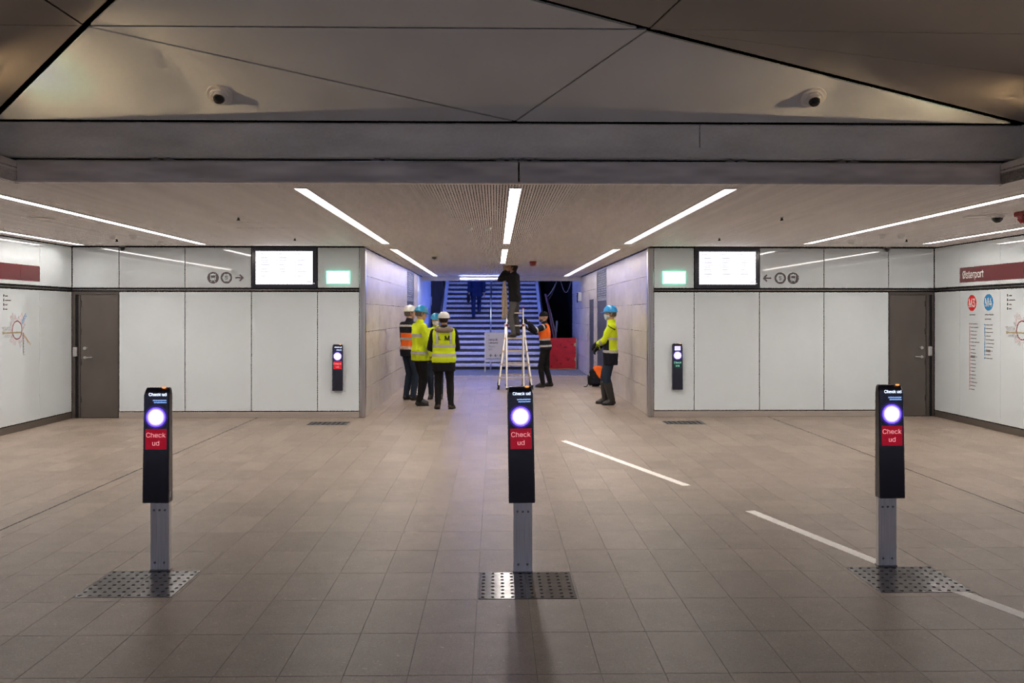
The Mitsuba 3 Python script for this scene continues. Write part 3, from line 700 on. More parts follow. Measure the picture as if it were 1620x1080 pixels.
def pictos(xs, arrow_dir, side):
    y, z = BACK - PT - .0002, 2.272
    gname = f'pictograms on the {side} glass wall'
    for kind, x in xs:
        if kind == 'train':
            t = thing('pictogram', f'round dark train symbol on the {side} glass wall', 'pictogram')
            scene[t] = mikit.ply(flat(poly_mesh(train_poly()), (x, y, z)), 'mat_grey_text')
        elif kind == 's':
            t = thing('pictogram', f'round dark symbol with letter S on the {side} glass wall', 'pictogram')
            part(t, 'disc', flat(poly_mesh(hex_poly()), (x, y, z)), 'mat_grey_text')
            part(t, 'letter', txt('S', .062, (x, y, z - .031), centre=True, bold=True), 'mat_grey_text')
        else:
            t = thing('pictogram', f'dark arrow pointing {"right" if arrow_dir > 0 else "left"} towards the departure screen', 'pictogram')
            m = poly_mesh(arrow_poly(1)); 
            if arrow_dir < 0: m.apply_transform(trimesh.transformations.rotation_matrix(math.pi, [0, 0, 1]))
            scene[t] = mikit.ply(flat(m, (x, y, z)), 'mat_grey_text')
pictos((('train', -4.567), ('s', -4.352), ('arrow', -4.148)), 1, 'left')
pictos((('arrow', 4.470), ('s', 4.680), ('train', 4.893)), -1, 'right')

# station name bands
def name_band(x, inward, y0, y1, joints, label, word):
    t = thing('station_sign', label, 'sign', None)
    xf = x + inward * PT
    ys = [y0] + joints + [y1]
    for a, b in zip(ys[:-1], ys[1:]):
        part(t, 'panel', bx(xf, xf + inward * .003, b + .002, a - .002, 2.17, 2.40), 'mat_maroon')
    if word:
        part(t, 'lettering', txt(word, .112, (xf - .003, y0 - .075, 2.232), FR, YB, .001, True, squeeze=.86), 'mat_white')
name_band(RIGHT, -1, 13.63, 7.03, [11.43, 9.23], 'maroon sign band reading Østerport in white on the right wall', 'Østerport')
name_band(LEFT, 1, 13.42, 6.8, [12.87, 9.0], 'plain maroon sign band on the left wall above the network map', None)

# line diagrams on the right wall
def line_diagram(y, z, r, bm_, word, z0, z1, yl, n, mark, lm, label, heads):
    t = thing('line_diagram', label, 'metro line diagram', None)
    xf = RIGHT - PT - .0003
    bd = part(t, 'badge', flat(disc(r, .0015), (xf, y, z), FR), bm_)
    part(bd, 'lettering', txt(word, .125, (xf - .0016, y, z - .06), FR, YB, .001, True, centre=True, squeeze=.72), 'mat_white')
    hd = []
    for k, (w, dz) in enumerate(heads):
        hd.append(flat(bx(0, w, -.008, .008, 0, .001), (xf, yl, z - .18 - dz), FR))
    part(t, 'heading', cat(hd), 'mat_mid_grey')
    part(t, 'line', flat(seg(0, z1 - .03, 0, z0 + .03, .013), (xf, yl, 0), FR), lm)
    ticks, st_, r_ = [], [], random.Random(n)
    dots = [flat(disc(.013, .002, 12), (xf, yl, zz), FR) for zz in (z0, z1)]
    for k in range(n):
        zz = z1 + (z0 - z1) * k / (n - 1)
        if k == mark:
            st_.append(flat(bx(.03, .155, -.018, .018, 0, .001), (xf, yl, zz), FR)); st_.append(flat(bx(.17, .20, -.008, .008, 0, .001), (xf, yl, zz), FR))
        else:
            st_.append(flat(bx(.03, .03 + r_.uniform(.10, .24), -.0065, .0065, 0, .001), (xf, yl, zz), FR))
        ticks.append(flat(bx(0, .02, -.005, .005, 0, .0015), (xf, yl, zz), FR))
    part(t, 'stops', cat(dots + ticks), lm, kind='stuff')
    for m_ in st_: part(t, 'station_name', m_, 'mat_mid_grey')
line_diagram(13.28, 1.852, .122, 'mat_red', 'M3', .545, 1.535, 13.345, 19, 9, 'mat_pink_line', 'metro line diagram under a red M3 disc on the right wall', [(.16, 0)])
line_diagram(12.83, 1.855, .122, 'mat_blue_sign', 'M4', 1.035, 1.525, 12.93, 10, 7, 'mat_blue_sign', 'metro line diagram under a blue M4 disc on the right wall', [(.24, 0), (.17, .065)])

def network_map(xf, y, z, d, label):
    t = thing('network_map', label, 'network map', None)
    P = lambda m: flat(m, (xf, y, z), d)
    part(t, 'ring_line', P(ring(.122, .137, .002)), 'mat_red_dark')
    part(t, 'east_west_line', P(cat(seg(-.36, -.035, .13, -.035, .022), disc(.02, .003, 14).apply_translation([-.36, -.035, 0]))), 'mat_gold')
    part(t, 'south_line', P(cat([seg(.15, -.04, .165, -.36, .010)] + [seg(.16, -.12 - k * .04, .20, -.12 - k * .04, .006) for k in range(7)])), 'mat_grey_text')
    part(t, 'branch_line', P(cat(seg(.15, -.05, .37, -.22, .014), seg(.165, -.04, .30, -.20, .008))), 'mat_wood_edge')
    part(t, 'north_line', P(cat(seg(.10, .09, .23, .24, .010), seg(.125, .08, .25, .21, .010))), 'mat_blue_sign')
    r_ = random.Random(5); red_, grey_ = [], []
    for k in range(26):
        a = 2 * math.pi * k / 26
        if abs(math.sin(a) + .25) < .14 and math.cos(a) < 0: continue
        r0, r1 = .15, .15 + r_.uniform(.05, .11)
        sl_ = math.copysign(.7, math.sin(a) * math.cos(a) + 1e-9)
        x0, y0 = r0 * math.cos(a), r0 * math.sin(a)
        L = r1 - r0
        (red_ if k % 3 else grey_).append(seg(x0, y0, x0 + math.copysign(L * .7, x0), y0 + math.copysign(L, y0), .005))
    for k in range(8):
        grey_.append(seg(-.34 + k * .028, -.01, -.39 + k * .028, .05, .004)); grey_.append(seg(-.30 + k * .03, -.06, -.33 + k * .03, -.10, .004))
    part(t, 'station_names', P(cat(red_)), 'mat_pink_line', kind='stuff'); part(t, 'stop_names', P(cat(grey_)), 'mat_mid_grey', kind='stuff')
    leg = []
    for k in range(4):
        leg += [bx(-.36, -.335, .47 - k * .062, .505 - k * .062, 0, .002), bx(-.315, -.315 + (.07, .15, .06, .06)[k], .475 - k * .062, .490 - k * .062, 0, .001)]
    part(t, 'legend', P(cat(leg)), 'mat_grey_text')
network_map(LEFT + PT + .0003, 12.79, 1.455, FL, 'metro network map with a ring line printed on the left wall')
network_map(RIGHT - PT - .0003, 12.0, 1.46, FR, 'metro network map partly in view on the right wall beside the M4 diagram')

# ---------------------------------------------------------------- fixtures on the ceilings
def on_ceiling(meshes, x, y, z=CEIL):
    return [m.apply_translation([x, y, z]) for m in meshes]
def detector(x, y, label, r=.055):
    t = thing('smoke_detector', label, 'smoke detector', 'small white detectors on the low ceiling')
    part(t, 'base', lathe([(0, 0), (0, -.02), (r * .95, -.02), (r, -.014), (r, 0)]).apply_translation([x, y, CEIL]), 'mat_white', 30)
    part(t, 'head', lathe([(0, -.02), (0, -.058), (r * .5, -.058), (r * .75, -.045), (r * .78, -.02)]).apply_translation([x, y, CEIL]), 'mat_off_white', 30)
for x, y, lb in ((-5.32, 12.41, 'white smoke detector on the left ceiling, leftmost of three beside the light strip'), (-5.03, 12.41, 'white smoke detector on the left ceiling, middle of three beside the light strip'),
                 (-5.02, 13.37, 'white smoke detector on the left ceiling, nearest the back wall of its three'), (-.32, 10.99, 'white smoke detector left of its twin beside the middle light strip'),
                 (-.085, 10.98, 'white smoke detector right beside the middle light strip'), (5.30, 13.06, 'white smoke detector on the right ceiling, nearest the back wall of its three'),
                 (5.34, 12.10, 'white smoke detector on the right ceiling, middle of three beside the light strip'), (5.60, 12.10, 'white smoke detector on the right ceiling, rightmost of three'),
                 (-.42, 20.9, 'grey smoke detector over the corridor, further left of two before the tube lamp'), (-.10, 20.9, 'grey smoke detector over the corridor, nearer the ladder man before the tube lamp')):
    detector(x, y, lb)
detector(-.11, 18.9, 'tiny white detector beside the short corridor light strip', .035)
detector(1.35, 12.2, 'tiny pale detector right of the middle light strip', .028)
def sprinkler(x, y, label):
    t = thing('sprinkler', label, 'sprinkler', 'dark sprinklers on the low ceiling')
    part(t, 'rose', lathe([(0, 0), (0, -.004), (.016, -.004), (.02, 0)], 20).apply_translation([x, y, CEIL]), 'mat_mid_grey')
    part(t, 'head', lathe([(0, -.008), (0, -.034), (.018, -.034), (.020, -.026), (.012, -.02), (.010, -.004)], 16).apply_translation([x, y, CEIL]), 'mat_black')
for x, y, lb in ((-2.91, 10.1, 'dark ceiling sprinkler on the left between two light strips, nearer the beam'), (-2.90, 12.88, 'dark ceiling sprinkler above the left departure screen'),
                 (3.255, 9.98, 'dark ceiling sprinkler on the right between two light strips, nearer the beam'), (3.25, 12.76, 'dark ceiling sprinkler above the right departure screen'), (6.05, 12.9, 'dark ceiling sprinkler near the right wall strip'), (-5.55, 13.1, 'dark ceiling sprinkler near the left corner')):
    sprinkler(x, y, lb)
def ceiling_speaker(x, y, label):
    t = thing('ceiling_speaker', label, 'speaker', None)
    part(t, 'rim', lathe([(.11, 0), (.11, -.012), (.125, -.014), (.14, -.006), (.14, 0)], 36).apply_translation([x, y, CEIL]), 'mat_off_white', 30)
    part(t, 'grille', lathe([(0, 0), (0, -.010), (.11, -.010), (.11, 0)], 36).apply_translation([x, y, CEIL]), 'mat_slat')
ceiling_speaker(-5.18, 10.21, 'flat round ceiling speaker between the two left light strips')
ceiling_speaker(5.39, 9.81, 'flat round ceiling speaker next to the dome camera on the right')
ceiling_speaker(1.55, 16.9, 'flat round ceiling speaker over the right side of the corridor')
def dome_camera(x, y, label, r=.055):
    t = thing('dome_camera', label, 'security camera', None)
    part(t, 'plate', lathe([(0, 0), (0, -.012), (r * 1.75, -.010), (r * 1.8, 0)], 32).apply_translation([x, y, CEIL]), 'mat_white', 30)
    part(t, 'collar', lathe([(r * .9, -.01), (r * .9, -.04), (r * 1.15, -.035), (r * 1.2, -.01)], 32).apply_translation([x, y, CEIL]), 'mat_off_white', 30)
    d = trimesh.creation.icosphere(3, r * .95); d = d.slice_plane([0, 0, 0], [0, 0, -1])
    part(t, 'dome', d.apply_translation([x, y, CEIL - .035]), 'mat_dome', True)
dome_camera(-1.125, 16.43, 'black ceiling dome camera over the left side of the corridor')
dome_camera(5.52, 9.62, 'black ceiling dome camera beside the red alarm on the right', .06)
def mini_camera(x, label):
    t = thing('mini_camera', label, 'security camera', None)
    part(t, 'base', bx(x - .04, x + .04, BACK - .12, BACK - .03, CEIL - .02, CEIL), 'mat_mid_grey')
    part(t, 'ball', trimesh.creation.icosphere(2, .04).apply_translation([x, BACK - .08, CEIL - .035]), 'mat_dome', True)
mini_camera(-6.0, 'tiny dark camera at the ceiling edge above the left brown door')
mini_camera(6.42, 'tiny dark camera at the ceiling edge above the right brown door')
def alarm(x, y, label, s):
    t = thing('fire_alarm', label, 'fire alarm', None)
    part(t, 'base', cbx(x - .06 * s, x + .06 * s, y - .06 * s, y + .06 * s, CEIL - .035 * s, CEIL, .006), 'mat_red_dark')
    part(t, 'sounder', lathe([(0, -.03), (0, -.085), (.04, -.085), (.058, -.06), (.058, -.03)]).apply_scale(s).apply_translation([x, y, CEIL]), 'mat_red_dark', 30)
alarm(5.68, 9.36, 'dark red fire alarm on the right ceiling at the picture edge', 1.4)
alarm(.79, 18.4, 'dark red fire alarm on the corridor ceiling right of the ladder man', 1.15)

# the two domes on the folded ceiling
NRM = np.array((0, -.7105, -1.0)); NRM /= np.linalg.norm(NRM)
def big_dome(x, label):
    t = thing('ceiling_dome_camera', label, 'security camera', None)
    y = 7.235; o = np.array((x, y, 3.31 + .7105 * (7.46 - y))) + NRM * .001
    Fm = frame(o, (1, 0, 0), np.cross(NRM, (1, 0, 0)))
    part(t, 'flange', lathe([(0, 0), (.105, 0), (.106, .006), (.100, .014), (.080, .020), (.074, .030), (0, .030)], 44).apply_transform(Fm), 'mat_white', 30)
    part(t, 'collar', lathe([(.046, .028), (.068, .028), (.066, .040), (.052, .050), (.046, .050)], 44).apply_transform(Fm), 'mat_white', 30)
    d = trimesh.creation.icosphere(4, .046).slice_plane([0, 0, 0], [0, 0, 1])
    part(t, 'dome', d.apply_translation([0, 0, .044]).apply_transform(Fm), 'mat_dome', True)
big_dome(-2.235, 'white dome camera on the folded ceiling above the left ticket post')
big_dome(2.618, 'white dome camera on the folded ceiling above the right side of the hall')
def uplight(x, y, sx, label):
    t = thing('uplight', label, 'lamp', None)
    part(t, 'post', rod((x, y, 2.91), (x, y, 3.24), .012), 'mat_housing_dark')
    a = np.array((x, y, 3.275)); d = np.array((sx * .74, .70, .10)); d /= np.linalg.norm(d)
    part(t, 'barrel', rod(a - d * .11, a - d * .01, .030, 20), 'mat_housing_dark')
    part(t, 'lens', disc(.024, .001, 20).apply_transform(frame(a - d * .009, np.cross((0, 0, 1), d), np.cross(d, np.cross((0, 0, 1), d)))), 'mat_white')
    h_ = np.array((d[0], d[1], 0)); h_ /= np.linalg.norm(h_)
    w_ = np.cross((0, 0, 1), h_)
    b0 = a - h_ * .03 - np.array((0, 0, .005))
    up_ = np.array((0, 0, .0115))
    q = [b0 - w_ * .10, b0 + w_ * .10, b0 + w_ * .26 + h_ * .20 + up_, b0 - w_ * .26 + h_ * .20 + up_]
    part(t, 'added_barn_door', tm(m3.Manifold.hull_points(np.array(q + [p - np.array((0, 0, .003)) for p in q]))), 'mat_housing_dark')  # unseen flap added to keep the spot off the beam
    scene[t + '__lamp'] = dict(type='spot', intensity={'type': 'rgb', 'value': list(UPLIGHT)}, cutoff_angle=48.0, beam_width=5.0, to_world=T().look_at(origin=a.tolist(), target=(a + d).tolist(), up=[0, 0, 1]))
uplight(-4.08, 6.38, 1, 'dark spotlight on the ledge of the beam on the left, outside the view')
uplight(4.38, 6.38, -1, 'dark spotlight on the ledge of the beam on the right, outside the view')
def fill_lamp(x, y, label):  # unseen lamps added to fill the foreground with cool light
    t = thing('fill_lamp', label, 'lamp', 'added round fill lamps behind the viewer')
    part(t, 'housing', lathe([(0, .10), (.42, .10), (.42, 0), (.40, 0), (.40, .08), (0, .08)], 32).apply_translation([x, y, 4.2]), 'mat_off_white')
    part(t, 'diffuser', trimesh.creation.cylinder(radius=.40, height=.01, sections=32).apply_translation([x, y, 4.21]), 'mat_white', emitter=emit(HALL_FILL, 2.0))
    part(t, 'stem', rod((x, y, 4.3), (x, y, 4.9), .012), 'mat_mid_grey')
for x in (-2.2, 2.6):
    fill_lamp(x, -1.6, f'unseen fill lamp added behind the viewer on the {"left" if x < 0 else "right"} side, outside the picture')

# ---------------------------------------------------------------- people
V = lambda *a: np.array(a, float)
def hull_s(balls, n=18):
    return m3.Manifold.batch_hull([m3.Manifold.sphere(float(r), n).translate([float(c) for c in p]) for p, r in balls])
def union(ms):
    return m3.Manifold.batch_boolean(list(ms), m3.OpType.Add)
def soft(man, length=.022, it=14, wrinkle=0.0, seed=0):
    t = tm(man.refine_to_length(length))
    trimesh.smoothing.filter_taubin(t, lamb=.5, nu=.52, iterations=it)
    if wrinkle:
        v = np.array(t.vertices)
        a = meshkit.fbm(v * [16, 16, 9], 3, seed) - .5
        t.vertices = v + t.vertex_normals * (a * 2 * wrinkle)[:, None]
    return t
def ik(a, c, l1, l2, hint):
    d = c - a; L = np.linalg.norm(d)
    if L > (l1 + l2) * .995:
        c = a + d / L * (l1 + l2) * .995; d = c - a; L = np.linalg.norm(d)
    u = d / L; x = (l1 * l1 - l2 * l2 + L * L) / (2 * L); h = math.sqrt(max(l1 * l1 - x * x, 0))
    w = np.array(hint, float) - np.dot(hint, u) * u; w /= np.linalg.norm(w)
    return a + u * x + w * h, c
def band(mesh, planes, off):
    """A strip of a garment's surface between planes [(point, normal)...], lifted off by 'off'."""
    m = trimesh.Trimesh(np.array(mesh.vertices) + mesh.vertex_normals * off, mesh.faces, process=False)
    for o, n in planes:
        m = m.slice_plane(o, n)
    return m
def hand(w, d, palm, side, grow=0.0, curl=.35, spread=1.0):
    """Palm and five bent fingers; w wrist, d pointing direction, palm the way the palm faces, side +1 for a right hand seen with the palm down."""
    d = d / np.linalg.norm(d); n = palm - np.dot(palm, d) * d; n /= np.linalg.norm(n); s = np.cross(d, n) * side
    P = lambda a, b, c: w + d * a + s * b + n * c
    ms = [hull_s([(P(-.01, 0, 0), .026 + grow), (P(.035, -.026, 0), .017 + grow), (P(.035, .026, 0), .018 + grow), (P(.088, -.030, 0), .012 + grow), (P(.090, .030, 0), .012 + grow)], 12)]
    for b, L, a0 in ((-.031, .060, .086), (-.010, .074, .092), (.011, .079, .094), (.031, .070, .090)):
        p, ang, r = P(a0, b, 0), curl * .6, .0095 + grow
        for k, f in enumerate((.42, .32, .26)):
            q = p + (d * math.cos(ang) + n * math.sin(ang)) * L * f + s * (b * .06 * spread)
            ms.append(hull_s([(p, r), (q, r * .92)], 10)); p, r = q, r * .93; ang += curl
    p0, p1, p2 = P(.012, .030, .006), P(.045, .056, .018), P(.074, .060, .026)
    ms += [hull_s([(p0, .015 + grow), (p1, .0115 + grow)], 10), hull_s([(p1, .0115 + grow), (p2, .0095 + grow)], 10)]
    return union(ms)

def person(label, loc, heading, height, o):
    """o: pose and outfit. Local axes: x to the figure's right, y forward, z up; a 1.78 m figure scaled to 'height'."""
    t = thing('person', label, 'person', None)
    S = height / 1.78
    ch, sh = math.cos(math.radians(heading)), math.sin(math.radians(heading))
    W = np.eye(4); W[:3, :3] = S * np.array([[ch, -sh, 0], [sh, ch, 0], [0, 0, 1]]); W[:3, 3] = loc
    inv = np.linalg.inv(W)
    loc_of = lambda p: (inv @ np.append(np.array(p, float), 1))[:3]
    seed = o.get('seed', 1)
    def put(name, mesh, m, smooth=40, label=None, parent=None):
        if not isinstance(mesh, trimesh.Trimesh): mesh = tm(mesh)
        if len(mesh.faces) == 0: return None
        return part(parent or t, name, mesh.copy().apply_transform(W), m, smooth, label)
    # joints
    drop = o.get('drop', 0.0)
    lean, side, twist = o.get('lean', 0.0), o.get('side', 0.0), math.radians(o.get('twist', 0))
    pel = V(*o.get('hip_shift', (0, 0)), .968 - drop)
    def up(x, y, z):                                            # a point of the upper body (z from the pelvis)
        x, y = x * math.cos(twist) - y * math.sin(twist), x * math.sin(twist) + y * math.cos(twist)
        return pel + V(x + z * math.sin(side), y * math.cos(lean) + z * math.sin(lean), z * math.cos(lean) - y * math.sin(lean))
    hips = {s: pel + V(.088 * s, 0, -.03) for s in (-1, 1)}
    sho = {s: up(.185 * s, -.01, .485 + o.get('shrug', {}).get(s, 0)) for s in (-1, 1)}
    hw = o['hands']; ft = o['feet']
    elb, wri, kne, ank = {}, {}, {}, {}
    for s, k in ((-1, 'l'), (1, 'r')):
        target = loc_of(hw[k]['world']) if 'world' in hw[k] else V(*hw[k]['at'])
        if 'world' in hw[k]:
            target = target - (target - sho[s]) / np.linalg.norm(target - sho[s]) * .07
        elb[s], wri[s] = ik(sho[s], target, .30, .265, hw[k].get('elbow', (s * .5, -.6, -.4)))
        fx, fy, fz = ft[k]['at']
        kne[s], ank[s] = ik(hips[s], V(fx, fy, fz + .085), .445, .425, ft[k].get('knee', (s * .1, 1, 0)))
    neck, hd = up(0, .005, .545), up(0, o.get('head_fwd', .025), .715)
    g = o.get('girth', 1.0)
    # body
    def torso(grow, lo=True):
        b = []
        pelv = [(pel + V(s * .085, -.005, -.02), .098 * g + grow) for s in (-1, 1)]
        waist = [(up(s * .075, .012, .14), .088 * g + grow) for s in (-1, 1)]
        chest = [(up(s * .085, .012, .34), .098 * g + grow) for s in (-1, 1)]
        should = [(up(s * .155, -.008, .475), .056 + grow) for s in (-1, 1)]
        b += [hull_s(pelv + waist), hull_s(waist + chest), hull_s(chest + should), hull_s(should + [(up(0, .0, .51), .055 + grow)])]
        return b
    def arm(s, grow, endr=.030):
        return [hull_s([(sho[s], .052 + grow), (elb[s], .040 + grow)]), hull_s([(elb[s], .040 + grow), (wri[s], endr + grow * .75)])]
    def leg(s, grow, end=None):
        e = ank[s] if end is None else end
        return [hull_s([(hips[s], .082 * g + grow), (kne[s], .056 + grow)]), hull_s([(kne[s], .056 + grow), (kne[s] + (ank[s] - kne[s]) * .3, .056 + grow), (e, .040 + grow)])]
    yaw, pitch = math.radians(o.get('yaw', 0)), o.get('pitch', 0.0)
    cy, sy, cp, sp = math.cos(yaw), math.sin(yaw), math.cos(pitch), math.sin(pitch)
    HR = np.array([[cy, -sy, 0], [sy, cy, 0], [0, 0, 1]]) @ np.array([[1, 0, 0], [0, cp, sp], [0, -sp, cp]])   # pitch > 0 looks down
    h = lambda x, y, z: hd + HR @ V(x, y, z)
    HM = np.eye(4); HM[:3, :3], HM[:3, 3] = HR, hd
    head = [hull_s([(h(0, -.022, .035), .083), (h(0, .022, .045), .074), (h(0, -.03, .0), .076)]),
            hull_s([(h(0, .02, .02), .070), (h(-.024, .052, -.055), .034), (h(.024, .052, -.055), .034), (h(0, .066, -.082), .026), (h(0, .05, .02), .052)]),
            hull_s([(h(0, .095, .012), .010), (h(0, .112, -.026), .011), (h(-.013, .098, -.030), .010), (h(.013, .098, -.030), .010)], 10),
            hull_s([(h(0, .090, .030), .020), (h(-.035, .078, .032), .014), (h(.035, .078, .032), .014)], 10),
            hull_s([(h(0, .088, -.055), .013), (h(-.018, .084, -.055), .010), (h(.018, .084, -.055), .010)], 10)]
    head += [hull_s([(h(s * .076, -.012, .012), .012), (h(s * .082, -.024, .026), .011), (h(s * .076, -.012, -.022), .009)], 10) for s in (-1, 1)]
    neckm = [hull_s([(neck + V(0, 0, -.02), .056), (h(0, -.012, -.045), .053)])]
    bm_ = torso(0) + neckm + head
    for s in (-1, 1): bm_ += arm(s, 0) + leg(s, 0) + [hull_s([(ank[s], .040), (ank[s] + V(0, .06, -.05), .028)])]
    palms = {}
    for s, k in ((-1, 'l'), (1, 'r')):
        d = np.array(hw[k].get('dir', wri[s] - elb[s]), float); pm = np.array(hw[k].get('palm', (-s, 0, 0)), float)
        palms[s] = (wri[s] + d / np.linalg.norm(d) * .03, d, pm, hw[k].get('flip', s), hw[k].get('curl', .45))
        if not o.get('gloves'): bm_.append(hand(*palms[s][:4], 0.0, palms[s][4]))
    put('body', soft(union(bm_), .016, 8), 'mat_skin', True)
    # face
    if o.get('face', True):
        for s in (-1, 1):
            put('eye', trimesh.creation.icosphere(2, .0105).apply_translation(h(s * .030, .083, .012)), 'mat_eye', True)
            put('eyebrow', hull_s([(h(s * .018, .093, .033), .005), (h(s * .045, .082, .033), .004)], 8), 'mat_' + o.get('hair', 'hair'))
        if not o.get('mask'): put('mouth', hull_s([(h(-.020, .089, -.056), .006), (h(.020, .089, -.056), .006), (h(0, .097, -.056), .007)], 8), 'mat_lip')
        if o.get('beard'): put('beard', soft(hull_s([(h(-.035, .050, -.060), .032), (h(.035, .050, -.060), .032), (h(0, .074, -.080), .032), (h(0, .066, -.098), .020)]), .012, 3), 'mat_' + o.get('hair', 'hair'))
    if o.get('mask'):
        put('face_mask', soft(hull_s([(h(-.038, .052, -.042), .036), (h(.038, .052, -.042), .036), (h(0, .088, -.022), .034), (h(0, .075, -.075), .032)]), .012, 3), 'mat_' + o['mask'], True)
        put('mask_strap', cat([rod(h(s * .060, .05, -.03), h(s * .086, -.02, .01), .003, 6) for s in (-1, 1)]), 'mat_' + o['mask'])
    if 'hair' in o and o.get('show_hair', True):
        hh = hull_s([(h(0, -.026, .040), .090), (h(0, .012, .056), .078), (h(0, -.035, .0), .080)]) - hull_s([(h(0, .12, -.02), .085), (h(0, .14, -.10), .10)])
        hh = hh - m3.Manifold.cube([1, 1, 1], True).translate([0, 0, -.545]).transform(HM[:3].tolist())
        put('hair', soft(hh, .014, 4), 'mat_' + o['hair'], True)
    if 'beanie' in o:
        bb = hull_s([(h(0, -.026, .050), .094), (h(0, .016, .058), .082)]) - m3.Manifold.cube([1, 1, 1], True).translate([0, .0, -.475]).transform(HM[:3].tolist())
        bk = put('beanie', soft(bb, .014, 4), 'mat_' + o['beanie'], True)
        put('brim', lathe([(.094, .0), (.100, .004), (.101, .034), (.096, .038)], 28).apply_scale([.96, 1.12, 1]).apply_translation([0, -.006, .022]).apply_transform(HM), 'mat_' + o['beanie'], True, parent=bk)
    if 'helmet' in o:
        pr = [(0, .168), (.035, .165), (.070, .150), (.098, .122), (.112, .085), (.118, .050), (.119, .044), (.112, .044), (.105, .085), (.090, .115), (.0, .156)]
        shell = lathe(pr, 36).apply_scale([.96, 1.14, 1.0]).apply_translation([0, -.004, 0])
        ribs = [rod((x, -.10, .115), (x, .0, .168), .009, 8) for x in (-.0,)] + [rod((0, .0, .168), (0, .10, .118), .009, 8)]
        brim = hull_s([(V(-.085, .075, .046), .005), (V(.085, .075, .046), .005), (V(-.05, .165, .034), .005), (V(.05, .165, .034), .005), (V(0, .178, .033), .005)], 8)
        rim = lathe([(.112, .040), (.124, .040), (.124, .048), (.112, .050)], 36).apply_scale([.97, 1.14, 1]).apply_translation([0, -.004, 0])
        k = put('helmet', cat([m.apply_transform(HM) for m in [shell] + ribs]), 'mat_' + o['helmet'], 50)
        put('brim', cat(tm(brim).apply_transform(HM), rim.apply_transform(HM)), 'mat_' + o['helmet'], 40, parent=k)
        put('harness', lathe([(.098, .030), (.104, .030), (.104, .055), (.098, .055)], 24).apply_scale([.93, 1.10, 1]).apply_translation([0, -.006, 0]).apply_transform(HM), 'mat_mid_grey', parent=k)
        if o.get('sticker'):
            shl = shell.copy()
            for x0, x1, ax in o['sticker']:
                st_ = band(trimesh.Trimesh(shell.vertices, shell.faces), [], .0)
                st_ = band(shl, [(HM[:3, 3] + HR @ V(0, 0, .075), HR @ V(0, 0, 1)), (HM[:3, 3] + HR @ V(0, 0, .118), HR @ V(0, 0, -1)),
                                 (HM[:3, 3] + HR @ V(*((x0, 0, 0) if ax == 'x' else (0, x0, 0))), HR @ V(*((1, 0, 0) if ax == 'x' else (0, 1, 0)))),
                                 (HM[:3, 3] + HR @ V(*((x1, 0, 0) if ax == 'x' else (0, x1, 0))), HR @ V(*((-1, 0, 0) if ax == 'x' else (0, -1, 0))))] + ([(HM[:3, 3], HR @ V(*o['sticker_side']))] if o.get('sticker_side') else []), .0025)
                put('sticker', st_, 'mat_white', True, parent=k)
    # clothes
    tr = o['trousers']
    tm_ = union([m for s in (-1, 1) for m in leg(s, .014)] + torso(.012)[:1])
    tm_ = tm_.trim_by_plane([0, 0, -1], -(pel[2] + .06))
    tj = soft(tm_, .022, 6, .006, seed)
    put('trousers', tj, 'mat_' + tr, True)
    for nm, zz, col in o.get('trouser_bands', ()):
        for s in (-1, 1):
            d = ank[s] - kne[s]; L = np.linalg.norm(d); d /= L; c = kne[s] + d * zz
            put(nm, band(soft(union(leg(s, .014)), .022, 6), [(c - d * .025, d), (c + d * .025, -d)], .006), col, True)
    for s, k in ((-1, 'l'), (1, 'r')):
        a = ank[s]; yawf = math.radians(ft[k].get('yaw', 0)); tip = ft[k].get('tip', 0.0)
        f = V(-math.sin(yawf) * math.cos(tip), math.cos(yawf) * math.cos(tip), -math.sin(tip)); u_ = V(-math.sin(yawf) * math.sin(tip), math.cos(yawf) * math.sin(tip), math.cos(tip)); r_ = np.cross(f, u_)
        q = lambda x, y, z: a + r_ * x + f * y + u_ * z
        shaft = o.get('shaft', .10)
        sd = kne[s] - a; sd /= np.linalg.norm(sd)
        bt = [hull_s([(q(0, -.035, -.035), .040), (q(-.018, .09, -.050), .030), (q(.018, .09, -.050), .030), (q(0, .15, -.052), .027), (q(0, .02, .0), .046)], 14),
              hull_s([(q(0, -.005, -.005), .060 if shaft > .2 else .050), (a + sd * shaft, .080 if shaft > .2 else .052)], 16)]
        bmesh = union(bt).trim_by_plane(u_.tolist(), float(np.dot(u_, a) - .066)).trim_by_plane((-sd).tolist(), float(-(np.dot(sd, a) + shaft)))
        bk = put('boot', soft(bmesh, .018, 4), 'mat_' + o.get('boots', 'boot'), True)
        sole = hull_s([(q(0, -.040, -.074), .010), (q(-.034, -.02, -.074), .010), (q(.034, -.02, -.074), .010), (q(-.040, .09, -.074), .010), (q(.040, .09, -.074), .010), (q(0, .175, -.074), .010), (q(-.025, .16, -.074), .010), (q(.025, .16, -.074), .010)], 8)
        put('sole', sole, 'mat_sole', 30, parent=bk)
    jk = o['jacket']; hem = jk.get('hem', -.10); gr = jk.get('grow', .026)
    tparts = torso(gr)
    skirt = hull_s([(pel + V(s * .095, y, z), .082 * g + gr) for s in (-1, 1) for y, z in ((-.015, .04), (.02, .04), (-.01, hem - .03), (.015, hem - .03))])
    body_j = tparts + [skirt, hull_s([(up(0, -.005, .50), .070 + gr * .4), (up(0, .0, .575), .066 + gr * .3)])]
    jac = union(body_j + [m for s in (-1, 1) for m in arm(s, gr * .85, .036)])
    jac = jac.trim_by_plane([0, 0, 1], float(pel[2] + hem))
